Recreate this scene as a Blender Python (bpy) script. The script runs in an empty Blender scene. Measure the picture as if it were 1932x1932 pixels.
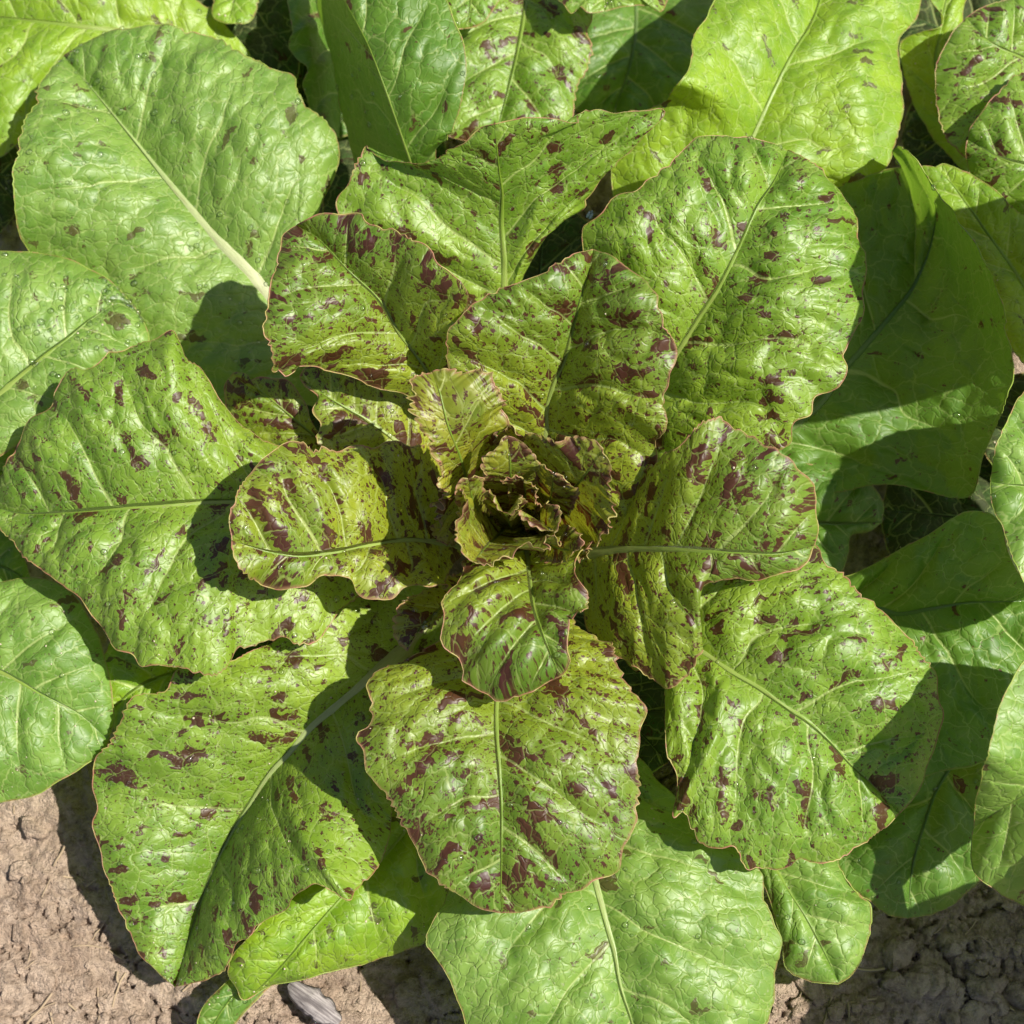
import bpy, math, random
import numpy as np
from mathutils import Vector, Matrix
R = math.radians
S = bpy.context.scene
C = S.collection
random.seed(7)

# ------------------------------------------------------------------ camera
LENS, SENSOR, DIST, TILT = 70.0, 36.0, 0.815, R(18)
TARGET = Vector((0, 0, 0.09))
cam_d = bpy.data.cameras.new('camera')
cam = bpy.data.objects.new('camera', cam_d); C.objects.link(cam)
cam_d.lens = LENS; cam_d.sensor_width = SENSOR
cam_d.clip_start = 0.02; cam_d.clip_end = 60
cam.location = TARGET + Vector((0, -math.sin(TILT), math.cos(TILT))) * DIST
cam.rotation_euler = (TILT, 0, 0)
cam_d.dof.use_dof = True; cam_d.dof.focus_distance = DIST - 0.03; cam_d.dof.aperture_fstop = 13
S.camera = cam

# ------------------------------------------------------------------ light
SUN_EL, SUN_AZ = R(59), R(-8)           # azimuth counted from +X towards +Y
w = bpy.data.worlds.new('World'); S.world = w; w.use_nodes = True
nt = w.node_tree; nt.nodes.clear()
o_ = nt.nodes.new('ShaderNodeOutputWorld'); b_ = nt.nodes.new('ShaderNodeBackground'); s_ = nt.nodes.new('ShaderNodeTexSky')
s_.sky_type = 'NISHITA'; s_.sun_disc = False; s_.sun_elevation = SUN_EL; s_.sun_rotation = math.pi/2 - SUN_AZ
s_.air_density = 1.0; s_.dust_density = 2.0
b_.inputs[1].default_value = 0.058
nt.links.new(s_.outputs[0], b_.inputs[0]); nt.links.new(b_.outputs[0], o_.inputs[0])
sd = bpy.data.lights.new('sun', 'SUN'); sd.energy = 5.0; sd.angle = R(0.6); sd.color = (1.0, 0.95, 0.86)
sun = bpy.data.objects.new('sun', sd); C.objects.link(sun)
sdir = Vector((math.cos(SUN_EL)*math.cos(SUN_AZ), math.cos(SUN_EL)*math.sin(SUN_AZ), math.sin(SUN_EL)))
sun.location = sdir*3; sun.rotation_euler = sdir.to_track_quat('Z', 'Y').to_euler()
S.view_settings.view_transform = 'Standard'; S.view_settings.look = 'None'
S.view_settings.exposure = 0.84; S.view_settings.gamma = 1.0; S.view_settings.use_curve_mapping = False
S.cycles.max_bounces = 6; S.cycles.transmission_bounces = 5; S.cycles.diffuse_bounces = 3; S.cycles.glossy_bounces = 2
S.cycles.use_denoising = True
S.cycles.sample_clamp_indirect = 4

# ------------------------------------------------------------------ helpers
RX = np.array(Matrix.Rotation(TILT, 3, 'X'))
CAMP = np.array(cam.location)
def at(x, y, z):
    """the place that stands z cm above the soil under a traced point (0..1932)"""
    d = RX @ np.array([(x/1932-.5)*SENSOR/LENS, -(y/1932-.5)*SENSOR/LENS, -1.0])
    return CAMP + d*((z/100-CAMP[2])/d[2])

def mesh_from(name, verts, faces, smooth=True):
    me = bpy.data.meshes.new(name)
    verts = np.asarray(verts, dtype=np.float32); faces = np.asarray(faces, dtype=np.int32)
    k = faces.shape[1]
    me.vertices.add(len(verts)); me.vertices.foreach_set('co', verts.ravel())
    me.loops.add(faces.size); me.loops.foreach_set('vertex_index', faces.ravel())
    me.polygons.add(len(faces))
    me.polygons.foreach_set('loop_start', np.arange(0, faces.size, k, dtype=np.int32))
    me.update(calc_edges=True); me.validate()
    me.polygons.foreach_set('use_smooth', np.full(len(me.polygons), smooth))
    return me
def attr(me, name, data):
    data = np.asarray(data, dtype=np.float32)
    if data.ndim == 2:
        a = me.attributes.new(name, 'FLOAT_VECTOR', 'POINT'); a.data.foreach_set('vector', data.ravel())
    else:
        a = me.attributes.new(name, 'FLOAT', 'POINT'); a.data.foreach_set('value', data)
def obj(name, me, mat, parent=None):
    o = bpy.data.objects.new(name, me); C.objects.link(o)
    if mat: me.materials.append(mat)
    if parent: o.parent = parent
    return o
def tag(o, label, cat, group=None, kind=None):
    o['label'] = label; o['category'] = cat
    if group: o['group'] = group
    if kind: o['kind'] = kind
def empty(name, loc):
    o = bpy.data.objects.new(name, None); C.objects.link(o); o.location = loc; o.empty_display_size = .02
    return o

def spline(P, n, m=None):
    """centripetal Catmull-Rom through P, n points evenly spread by arc length"""
    P = np.asarray(P, float)
    Q = np.vstack([2*P[0]-P[1], P, 2*P[-1]-P[-2]])
    t = np.concatenate([[0], np.cumsum(np.maximum(np.linalg.norm(np.diff(Q, axis=0), axis=1), 1e-6)**.5)])
    out = []
    for i in range(1, len(Q)-2):
        u = np.linspace(t[i], t[i+1], 14, endpoint=False)[:, None]
        p0, p1, p2, p3 = Q[i-1:i+3]; t0, t1, t2, t3 = t[i-1:i+3]
        a1 = (t1-u)/(t1-t0)*p0+(u-t0)/(t1-t0)*p1; a2 = (t2-u)/(t2-t1)*p1+(u-t1)/(t2-t1)*p2; a3 = (t3-u)/(t3-t2)*p2+(u-t2)/(t3-t2)*p3
        b1 = (t2-u)/(t2-t0)*a1+(u-t0)/(t2-t0)*a2; b2 = (t3-u)/(t3-t1)*a2+(u-t1)/(t3-t1)*a3
        out.append((t2-u)/(t2-t1)*b1+(u-t1)/(t2-t1)*b2)
    D = np.vstack(out+[P[-1:]])
    L = np.concatenate([[0], np.cumsum(np.linalg.norm(np.diff(D, axis=0), axis=1))])
    q = np.linspace(0, L[-1], n)
    return np.stack([np.interp(q, L, D[:, k]) for k in range(D.shape[1])], 1), L[-1]

_rng = np.random.RandomState(11)
_perm = _rng.permutation(512)
_perm = np.concatenate([_perm, _perm, _perm])
_val = _rng.rand(512)*2-1
def vnoise(x, y, z=0.0):
    """smooth value noise, -1..1"""
    x = np.asarray(x, float); y = np.asarray(y, float)+0*x; z = np.asarray(z, float)+0*x
    xi, yi, zi = np.floor(x).astype(int), np.floor(y).astype(int), np.floor(z).astype(int)
    f = lambda a: a*a*a*(a*(a*6-15)+10)
    u, v, w_ = f(x-xi), f(y-yi), f(z-zi)
    xi &= 511; yi &= 511; zi &= 511
    h = lambda a, b, c: _val[_perm[_perm[_perm[a & 511]+(b & 511)]+(c & 511)]]
    r = 0
    for a, wa in ((0, 1-u), (1, u)):
        for b, wb in ((0, 1-v), (1, v)):
            for c, wc in ((0, 1-w_), (1, w_)):
                r = r+wa*wb*wc*h(xi+a, yi+b, zi+c)
    return r
def fbm(x, y, z=0.0, o=4, g=.5):
    r, a, k = 0, 1, 1
    for i in range(o):
        r = r+a*vnoise(x*k+i*17.3, y*k+i*5.1, np.asarray(z)*k); a *= g; k *= 2.03
    return r
def vor2(x, y, seed=0):
    """F1 and F2 of a jittered grid"""
    xi, yi = np.floor(x).astype(int), np.floor(y).astype(int)
    d1 = np.full(x.shape, 9.); d2 = d1.copy(); idv = np.zeros(x.shape)
    for a in (-1, 0, 1):
        for b in (-1, 0, 1):
            h = _perm[_perm[(xi+a+seed*37) & 511]+((yi+b) & 511)]
            px = xi+a+.5+.45*_val[h]; py = yi+b+.5+.45*_val[(h*7+3) & 511]
            d = np.hypot(x-px, y-py)
            n = d < d1
            d2 = np.where(n, d1, np.minimum(d2, d)); idv = np.where(n, _val[(h*13+5) & 511], idv); d1 = np.where(n, d, d1)
    return d1, d2, idv

# ------------------------------------------------------------------ node kit
class NK:
    def __init__(s, name):
        s.m = bpy.data.materials.new(name); s.m.use_nodes = True
        s.t = s.m.node_tree; s.t.nodes.clear()
    def n(s, typ, **k):
        nd = s.t.nodes.new(typ)
        for a, v in k.items(): setattr(nd, a, v)
        return nd
    def put(s, sock, v):
        if v is None: return
        if isinstance(v, bpy.types.NodeSocket): s.t.links.new(v, sock)
        else:
            if isinstance(v, tuple) and len(v) == 3 and sock.type == 'RGBA': v = (*v, 1)
            sock.default_value = v
    def math(s, op, a, b=None, c=None, clamp=False):
        nd = s.n('ShaderNodeMath', operation=op, use_clamp=clamp)
        for i, v in enumerate((a, b, c)): s.put(nd.inputs[i], v)
        return nd.outputs[0]
    def vmath(s, op, a, b=None):
        nd = s.n('ShaderNodeVectorMath', operation=op); s.put(nd.inputs[0], a); s.put(nd.inputs[1], b)
        return nd.outputs[0]
    def scale(s, a, k):
        nd = s.n('ShaderNodeVectorMath', operation='SCALE'); s.put(nd.inputs[0], a); s.put(nd.inputs['Scale'], k); return nd.outputs[0]
    def ramp(s, v, lo, hi, a=0., b=1., smooth=True):
        nd = s.n('ShaderNodeMapRange', interpolation_type='SMOOTHSTEP' if smooth else 'LINEAR')
        for i, q in enumerate((v, lo, hi, a, b)): s.put(nd.inputs[i], q)
        return nd.outputs[0]
    def mix(s, f, a, b, mode='MIX'):
        nd = s.n('ShaderNodeMix', data_type='RGBA', blend_type=mode)
        s.put(nd.inputs[0], f); s.put(nd.inputs[6], a); s.put(nd.inputs[7], b); return nd.outputs[2]
    def attr(s, name, out='Vector', typ='GEOMETRY'):
        nd = s.n('ShaderNodeAttribute', attribute_name=name, attribute_type=typ); return nd.outputs[out]
    def noise(s, v, sc, det=3, rough=.5, dist=0, out='Fac', dim='3D', w=None):
        nd = s.n('ShaderNodeTexNoise', noise_dimensions=dim); s.put(nd.inputs['Vector'], v)
        if w is not None: s.put(nd.inputs['W'], w)
        nd.inputs['Scale'].default_value = sc; nd.inputs['Detail'].default_value = det
        nd.inputs['Roughness'].default_value = rough; nd.inputs['Distortion'].default_value = dist
        return nd.outputs[out]
    def vor(s, v, sc, feature='F1', rnd=1., out='Distance'):
        nd = s.n('ShaderNodeTexVoronoi', feature=feature); s.put(nd.inputs['Vector'], v)
        nd.inputs['Scale'].default_value = sc; nd.inputs['Randomness'].default_value = rnd
        return nd.outputs[out]
    def vor2(s, v, sc, feature='F1', rnd=1.):
        nd = s.n('ShaderNodeTexVoronoi', feature=feature, voronoi_dimensions='2D'); s.put(nd.inputs['Vector'], v)
        nd.inputs['Scale'].default_value = sc; nd.inputs['Randomness'].default_value = rnd
        return nd.outputs['Distance']
    def bump(s, h, dist, strength=1., normal=None):
        nd = s.n('ShaderNodeBump'); nd.inputs['Strength'].default_value = strength; nd.inputs['Distance'].default_value = dist
        s.put(nd.inputs['Height'], h); s.put(nd.inputs['Normal'], normal); return nd.outputs[0]
    def comb(s, x, y, z=0.):
        nd = s.n('ShaderNodeCombineXYZ'); s.put(nd.inputs[0], x); s.put(nd.inputs[1], y); s.put(nd.inputs[2], z); return nd.outputs[0]
    def sep(s, v):
        nd = s.n('ShaderNodeSeparateXYZ'); s.put(nd.inputs[0], v); return nd.outputs
    def bsdf(s, **k):
        nd = s.n('ShaderNodeBsdfPrincipled')
        for a, v in k.items(): s.put(nd.inputs[a.replace('_', ' ')], v)
        return nd.outputs[0]
    def out(s, sh):
        o = s.n('ShaderNodeOutputMaterial'); s.t.links.new(sh, o.inputs[0]); return s.m

# ------------------------------------------------------------------ leaf materials
def leaf_material(name, green, pale, young, speck, big, med, tiny, trans=(0.32, 0.56, 0.04), rough=.36, tf=.29, dust=.0, young_amt=.5, rimw=.09, coat=.50):
    k = NK(name)
    lc = k.attr('lc')                              # leaf coordinates in cm: along the side veins, across them
    rnd = k.attr('seed', 'Fac')
    f = k.attr('vein', 'Fac'); sp = k.attr('gap', 'Fac'); t = k.attr('along', 'Fac'); ed = k.attr('rim', 'Fac'); sid = k.attr('side', 'Fac')
    N2 = lambda v, sc, det=2, rough=.5, out='Fac': k.noise(v, sc, det, rough, out=out, dim='2D')
    lcr = k.vmath('ADD', lc, k.comb(k.math('MULTIPLY', rnd, 37.), k.math('MULTIPLY', rnd, 91.), 0.))
    wob = N2(lcr, 1.5, 2, .55, out='Color')
    lw = k.vmath('ADD', lcr, k.scale(k.vmath('SUBTRACT', wob, (.5, .5, .5)), .55))
    st = k.vmath('MULTIPLY', lw, (.66, 1., 1.))
    # the vein net: two sizes of mesh
    d1 = k.vor2(st, 1.15, 'DISTANCE_TO_EDGE', .9)
    d2 = k.vor2(k.vmath('ADD', st, (3.1, .4, 0)), 2.9, 'DISTANCE_TO_EDGE', .95)
    lat = k.math('MULTIPLY', k.math('ABSOLUTE', k.math('SUBTRACT', f, k.math('ROUND', f))), sp)     # cm to the nearest side vein
    latv = k.math('MULTIPLY', k.ramp(lat, k.ramp(sid, 0, .8, .03, .01), k.ramp(sid, 0, .8, .085, .035), 1, 0), k.ramp(sid, .35, .95, 1., .0))
    p1 = k.math('ADD', k.math('MULTIPLY', k.ramp(d1, .0, .11), .55), k.math('MULTIPLY', k.ramp(d1, .0, .42), .45)); p2 = k.ramp(d2, .0, .16)
    v1 = k.ramp(d1, .012, .034, 1, 0); v2 = k.ramp(d2, .012, .06, 1, 0)
    big_n = N2(lcr, .42, 1, .5)
    h = k.math('ADD', k.math('MULTIPLY', p1, .55), k.math('MULTIPLY', p2, k.ramp(big_n, .35, .65, .18, .36)))
    h = k.math('ADD', h, k.math('MULTIPLY', N2(lcr, 14., 2, .55), .05))
    h = k.math('SUBTRACT', h, k.math('MULTIPLY', latv, .2))
    nrm = k.bump(h, .00056, 1.); soft = k.bump(h, .00030, 1.)
    # colours that belong to the leaf itself
    med_n = N2(lcr, 1.1, 3, .6)
    base = k.mix(k.ramp(big_n, .3, .7), green, pale)
    base = k.mix(k.ramp(med_n, .38, .72, 0, .6), base, k.mix(.55, green, (.03, .13, .006)))
    base = k.mix(k.ramp(t, .15, .8, young_amt, 0.), base, young)
    vm = k.math('MAXIMUM', k.math('MULTIPLY', v1, .55), k.math('MULTIPLY', v2, .24))
    vm = k.math('MAXIMUM', vm, k.math('MULTIPLY', latv, .9))
    base = k.mix(vm, base, k.mix(.55, pale, (.38, .44, .16)))
    # anthocyanin: blotches that follow the mesh cells, flecks and dots
    cell = k.n('ShaderNodeTexVoronoi', feature='F1', voronoi_dimensions='2D'); k.put(cell.inputs['Vector'], k.vmath('MULTIPLY', lw, (.85, 1.2, 1.))); cell.inputs['Scale'].default_value = 4.4
    cpos = cell.outputs['Position']
    blot = N2(k.vmath('MULTIPLY', cpos, (.62, 1.15, 1.)), .95, 2, .55)
    grain = N2(lcr, 8., 2, .6)
    blot = k.math('ADD', blot, k.math('MULTIPLY', k.math('SUBTRACT', grain, .5), .10))
    B = k.ramp(blot, big-.010, big+.010)
    rag = k.scale(k.vmath('SUBTRACT', N2(lcr, 9., 2, .6, out='Color'), (.5, .5, .5)), .22)
    def flecks(sc, share, rmax, st_):
        vn = k.n('ShaderNodeTexVoronoi', feature='F1', voronoi_dimensions='2D'); vn.inputs['Scale'].default_value = sc
        k.put(vn.inputs['Vector'], k.vmath('MULTIPLY', k.vmath('ADD', lcr, rag), st_))
        dens = k.math('ADD', vn_sep(vn.outputs['Color']), k.math('MULTIPLY', k.math('SUBTRACT', med_n, .5), .9))
        rad = k.ramp(dens, 1-share, 1.25, -.03, rmax, False)
        return k.ramp(k.math('SUBTRACT', rad, vn.outputs['Distance']), -.02, .035)
    vn_sep = lambda c: k.sep(c)[0]
    M = flecks(3.7, med, .50, (.72, 1.3, 1.))
    T = flecks(9.5, tiny, .48, (.78, 1.25, 1.))
    sm = k.math('MAXIMUM', k.math('MAXIMUM', k.math('MULTIPLY', B, .94), k.math('MULTIPLY', M, .95)), k.math('MULTIPLY', T, .9))
    sm = k.math('MULTIPLY', sm, k.ramp(vm, .1, .6, 1., .5))
    col = k.mix(sm, base, k.mix(k.ramp(big_n, .35, .65), speck, k.mix(.18, speck, (.12, .05, .012))))
    rimc = k.ramp(ed, .0, rimw, .75, 0)
    col = k.mix(k.math('MULTIPLY', rimc, k.ramp(med_n, .3, .6, .3, 1.3)), col, (.26, .15, .07) if rimw > .12 else (.20, .09, .04))
    if dust:
        col = k.mix(k.ramp(N2(lcr, 5.5, 4, .7), .60, .75, 0, .5), col, (.36, .34, .24))
    tcol = k.mix(sm, k.mix(k.ramp(t, .1, .7, young_amt*.7, 0.), trans, (.58, .56, .02)), (.13, .007, .004))
    tcol = k.mix(k.math('MULTIPLY', vm, .5), tcol, (.5, .6, .1))
    rg = k.math('ADD', rough+.19, k.math('MULTIPLY', k.math('SUBTRACT', med_n, .5), .3))
    pb = k.bsdf(Base_Color=col, Roughness=rg, IOR=1.40, Normal=nrm, Coat_Weight=coat, Coat_Roughness=.42, Coat_Normal=soft)
    tr = k.n('ShaderNodeBsdfTranslucent'); k.put(tr.inputs[0], tcol)
    mx = k.n('ShaderNodeMixShader'); mx.inputs[0].default_value = tf
    k.t.links.new(pb, mx.inputs[1]); k.t.links.new(tr.outputs[0], mx.inputs[2])
    return k.out(mx.outputs[0])

MAROON = (.045, .004, .006)
BROWN = (.070, .034, .012)
OLIVE = (.070, .078, .015)
LM = {
 'outer': leaf_material('leaf_outer', (.118, .218, .026), (.185, .300, .052), (.23, .34, .07), OLIVE, .695, .05, .10, young_amt=.3, rough=.34, dust=.25),
 'dusty': leaf_material('leaf_dusty', (.105, .205, .022), (.160, .275, .042), (.18, .30, .03), OLIVE, .71, .12, .26, young_amt=.3, rough=.42, dust=.6),
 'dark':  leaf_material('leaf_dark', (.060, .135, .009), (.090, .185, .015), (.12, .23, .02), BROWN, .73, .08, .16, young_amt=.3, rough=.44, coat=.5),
 'mid':   leaf_material('leaf_mid', (.108, .205, .014), (.175, .285, .030), (.29, .37, .02), (.044, .007, .007), .635, .35, .58, young_amt=.45, rough=.31, dust=.12),
 'inner': leaf_material('leaf_inner', (.080, .150, .011), (.135, .212, .020), (.34, .36, .02), MAROON, .602, .60, .78, trans=(.44, .54, .02), young_amt=.6, rough=.31, rimw=.14),
 'heart': leaf_material('leaf_heart', (.14, .17, .010), (.23, .23, .017), (.38, .35, .02), MAROON, .572, .60, .65, trans=(.48, .50, .02), young_amt=.5, rough=.34, rimw=.24),
 'gold':  leaf_material('leaf_gold', (.125, .185, .010), (.195, .25, .017), (.34, .35, .02), MAROON, .585, .64, .75, trans=(.48, .52, .02), young_amt=.6, rough=.31, rimw=.16),
 'gap_shade':   leaf_material('leaf_gap_shade', (.028, .040, .010), (.040, .050, .014), (.05, .05, .02), (.02, .012, .006), .70, .2, .3, trans=(.05, .07, .01), young_amt=.2, rough=.6, coat=.0),  # deep shade of the gaps put into the leaf colour
 'lime':  leaf_material('leaf_lime', (.145, .265, .008), (.215, .345, .016), (.27, .37, .03), OLIVE, .695, .06, .10, trans=(.48, .64, .02), young_amt=.3, rough=.38, dust=.2),
}
def midrib_material(name, c0, c1):
    k = NK(name)
    t = k.attr('along', 'Fac'); lc = k.attr('lc')
    n = k.noise(k.vmath('MULTIPLY', lc, (9., .7, 9.)), 2.2, 3, .6)
    col = k.mix(k.ramp(t, .1, .85), c0, c1)
    col = k.mix(k.ramp(n, .52, .68, 0, .4), col, (.16, .10, .05)); col = k.mix(k.ramp(n, .30, .45, .3, 0), col, (.13, .24, .03))
    nb = k.bump(n, .0004, .6)
    pb = k.bsdf(Base_Color=col, Roughness=.42, Normal=nb)
    tr = k.n('ShaderNodeBsdfTranslucent'); k.put(tr.inputs[0], (.4, .5, .12))
    mx = k.n('ShaderNodeMixShader'); mx.inputs[0].default_value = .2
    k.t.links.new(pb, mx.inputs[1]); k.t.links.new(tr.outputs[0], mx.inputs[2])
    return k.out(mx.outputs[0])
RIB = {'cream': midrib_material('midrib_cream', (.45, .45, .28), (.28, .37, .12)),
       'pale': midrib_material('midrib_pale', (.38, .42, .20), (.24, .33, .08)),
       'green': midrib_material('midrib_green', (.30, .36, .10), (.15, .25, .02)),
       'dark': midrib_material('midrib_dark', (.15, .22, .07), (.07, .14, .03))}
k = NK('leaf_margin')
mn_ = k.noise(k.attr('lc'), 2.5, 3, .6)
MARGIN = k.out(k.bsdf(Base_Color=k.mix(k.ramp(mn_, .42, .58), (.28, .25, .07), (.26, .12, .07)), Roughness=.5))
k = NK('leaf_margin_pale'); MARGIN_PALE = k.out(k.bsdf(Base_Color=k.mix(k.ramp(k.noise(k.attr('lc'), 2.5, 3, .6), .5, .62), (.20, .28, .04), (.26, .17, .07)), Roughness=.5))
# ------------------------------------------------------------------ leaf builder
GRID = []                       # (spec, points, normals) kept for dew and grit
def strip_faces(nu, nv, wrap=False):
    i = np.arange(nu-1)[:, None]; j = np.arange(nv if wrap else nv-1)[None]
    j2 = (j+1) % nv
    return np.stack([i*nv+j, i*nv+j2, (i+1)*nv+j2, (i+1)*nv+j], -1).reshape(-1, 4)
def tube(path, nrm, rw, rh, k):
    """a tapered strand along path; rw across, rh along nrm (both arrays)"""
    T = np.gradient(path, axis=0); T /= np.maximum(np.linalg.norm(T, axis=1), 1e-9)[:, None]
    Bn = np.cross(T, nrm); Bn /= np.maximum(np.linalg.norm(Bn, axis=1), 1e-9)[:, None]
    N2 = np.cross(Bn, T)
    th = np.linspace(0, 2*np.pi, k, endpoint=False)
    return path[:, None]+Bn[:, None]*(np.cos(th)[None, :, None]*rw[:, None, None])+N2[:, None]*(np.sin(th)[None, :, None]*rh[:, None, None])

def build_leaf(root, spec, idx):
    M_, A_, B_ = ([at(*p) for p in spec[q]] for q in ('mid', 'a', 'b'))
    rs = np.random.RandomState(idx*7+3); sx = rs.rand()*100
    M0, Lm = spline(M_, 300); A0, La = spline(A_, 300); B0, Lb = spline(B_, 300)
    wd = max(np.linalg.norm(A0-M0, axis=1).max(), np.linalg.norm(B0-M0, axis=1).max())
    hm = spec.get('m') == 'heart'; NU = int(np.clip(max(La, Lb)/(.00045 if hm else .0010), 60, 290)); H = int(np.clip(wd/.00125, 16, 52))
    M = spline(M_, NU)[0]
    t = np.linspace(0, 1, NU)
    ser, ruf, nlat = spec.get('serr', 1.), spec.get('ruff', 1.), spec.get('nlat', 6)
    if spec.get('m') in ('inner', 'heart', 'gold'): ser *= 1.6; ruf *= 1.2
    elif spec.get('m') == 'mid': ser *= 1.35
    arch = spec.get('arch', (.10, .10))
    half = np.linspace(0, 1, H+1)**.95
    NV = 2*H+1
    P = np.zeros((NU, NV, 3)); F = np.zeros((NU, NV)); X = np.zeros((NU, NV)); Y = np.zeros((NU, NV)); RIM = np.zeros((NU, NV)); SID = np.zeros((NU, NV)); WID = np.zeros((NU, NV))
    for side, E_, L in ((-1, A_, La), (1, B_, Lb)):
        E = spline(E_, NU)[0]
        V = E-M; wl = np.linalg.norm(V, axis=1); out = V/np.maximum(wl, 1e-6)[:, None]
        q = t*L*100; ss = sx+side*9
        ph = q*1.25+2.6*vnoise(q*.55, ss)+.7*vnoise(q*1.7, ss+5); saw = np.mod(ph, 1.); tooth = np.where(saw < .72, saw/.72, (1-saw)/.28)
        am = (.015+.11*np.clip(.25+1.3*vnoise(q*.7, ss+3), 0, 1))*ser
        off = am*(tooth-.4)+.11*ser*vnoise(q*1.1, ss+31)+.09*ruf*vnoise(q*.33, ss+17)
        sc = 2*np.pi*q/.34+2.5*vnoise(q*1.2, ss+44)
        if hm: off += .045*np.sin(sc)
        off *= np.clip(wl/.012, 0, 1)*np.clip(t*8, 0, 1)
        E = E+out*(off/100)[:, None]
        T_ = np.gradient(E, axis=0); en = np.cross(T_, out); en /= np.maximum(np.linalg.norm(en, axis=1), 1e-9)[:, None]
        en *= np.where(en[:, 2] < 0, -1, 1)[:, None]*(1 if abs(en[:, 2]).mean() > .25 else 1)
        zw = (.16*ruf*vnoise(q*.42, ss+50)+.13*ruf*vnoise(q*1.15, ss+70)+(.11 if spec.get('m') == 'heart' else .05)*ser*vnoise(q*2.2, ss+81))*np.clip(t*6, 0, 1)*np.clip(wl/.02, .3, 1)
        if hm: zw = zw+.06*np.cos(sc*.93)*np.clip(wl/.008, 0, 1)
        a = half[None, :]; wc = wl[:, None]
        Pc = M[:, None]*(1-a[..., None])+E[:, None]*a[..., None]
        xm = wc*a*100; tt = t[:, None]
        Pc[..., 2] += arch[0 if side < 0 else 1]*wc*(4*a*(1-a))*np.clip(tt*3, 0, 1)
        Pc += en[:, None]*((zw/100)[:, None]*a**3)[..., None]
        lean = .12*a+.035*vnoise(xm*.55+0*tt, tt*9+side*4+0*a, sx)
        f = (tt**1.15-lean*(.3+.7*np.sin(np.pi*tt)))*nlat+(.43 if side > 0 else 0)
        puff = np.abs(np.sin(np.pi*f))**.7
        env = np.clip(a*5, 0, 1)*np.clip((1-a)*2.6, 0, 1)*np.clip(wc/.03, 0, 1)
        Pc[..., 2] += .0034*spec.get('puff', 1.)*env*(puff-.5)
        cols = slice(H, NV) if side > 0 else slice(H, None, -1)
        P[:, cols] = Pc; F[:, cols] = f; SID[:, cols] = a; WID[:, cols] = wc
        axv = M[-1]-M[0]; axv = axv/np.linalg.norm(axv)
        ac = V.mean(axis=0); ac = ac-axv*(ac@axv); ac = ac/max(np.linalg.norm(ac), 1e-9)
        pr = (Pc-M[0])*100; xa = pr@ac; ya = pr@axv; c_, s_n = math.cos(.6), math.sin(.6)
        X[:, cols] = (xa*c_+ya*s_n)+(side > 0)*40; Y[:, cols] = ya*c_-xa*s_n
        RIM[:, cols] = wc*(1-a)*100+np.clip(.10-tt, 0, 1)*9
    # soft dents of the whole blade, on top of its puckers
    nz = fbm(P[..., 0]*38, P[..., 1]*38, P[..., 2]*38+sx, 3, .45)
    amp = .0022*spec.get('dent', 1.)*np.clip(SID*4, .25, 1)*np.clip(WID/.02, .1, 1)
    P[..., 2] += amp*nz
    d1, d2, _ = vor2(X*.5+sx, Y*.85+.25*vnoise(X, Y, sx), idx)
    P[..., 2] += .0011*spec.get('puff', 1.)*np.clip((d2-d1)*2.2, 0, 1)*np.clip(SID*5, 0, 1)*np.clip((1-SID)*5, 0, 1)*np.clip(WID/.03, 0, 1)
    faces = strip_faces(NU, NV)
    Du = np.gradient(P, axis=0); Dv = np.gradient(P, axis=1)
    N = np.cross(Dv, Du); N /= np.maximum(np.linalg.norm(N, axis=2), 1e-12)[..., None]
    if (N[..., 2]).mean() < 0: faces = faces[:, ::-1]; N = -N
    org = np.array(root.location)
    me = mesh_from('leaf', (P-org).reshape(-1, 3), faces)
    attr(me, 'lc', np.stack([X, Y, 0*X], -1).reshape(-1, 3))
    attr(me, 'vein', F.ravel()); attr(me, 'gap', np.full(F.size, Lm*100/nlat*.85)); attr(me, 'side', SID.ravel())
    attr(me, 'along', np.repeat(t, NV)); attr(me, 'rim', RIM.ravel()); attr(me, 'seed', np.full(F.size, rs.rand()))
    leaf = obj('leaf', me, LM[spec.get('m', 'outer')], root)
    if 'label' in spec: leaf['label'] = spec['label']
    # the midrib, raised, and the thin dry rim
    nr = int(NU*.94); pm = P[:nr, H]; tm = t[:nr]
    r0 = spec.get('rib', .28)*1.2/100
    rw = r0*(1-tm)**1.45*np.clip((1-tm)*3, .3, 1)+.00022; rh = rw*.38
    nm = N[:nr, max(H-1, 0)]+N[:nr, H+1]; nm /= np.maximum(np.linalg.norm(nm, axis=1), 1e-9)[:, None]
    tb = tube(pm+nm*(rh*.10)[:, None], nm, rw, rh, 8)
    me = mesh_from('midrib', (tb-org).reshape(-1, 3), strip_faces(nr, 8, True))
    th = np.linspace(0, 2*np.pi, 8, endpoint=False)
    attr(me, 'lc', np.stack([np.cos(th)[None]*rw[:, None]*100, np.repeat((tm*Lm*100)[:, None], 8, 1), np.sin(th)[None]*rh[:, None]*100], -1).reshape(-1, 3))
    attr(me, 'along', np.repeat(tm, 8))
    rib = obj('midrib', me, RIB[spec.get('ribm', 'green')], leaf)
    i0 = int(NU*.12)
    path = np.vstack([P[i0:, 0], P[i0:-1, -1][::-1]]); pn = np.vstack([N[i0:, 1], N[i0:-1, -2][::-1]])
    rr = np.full(len(path), spec.get('rim', .017)/100)*np.clip(.9+1.1*vnoise(np.arange(len(path))*.09, sx), .25, 1.7)
    tb = tube(path, pn, rr, rr, 5)
    me = mesh_from('leaf_rim', (tb-org).reshape(-1, 3), strip_faces(len(path), 5, True))
    attr(me, 'lc', np.repeat((path*100)[:, None], 5, 1).reshape(-1, 3))
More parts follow.
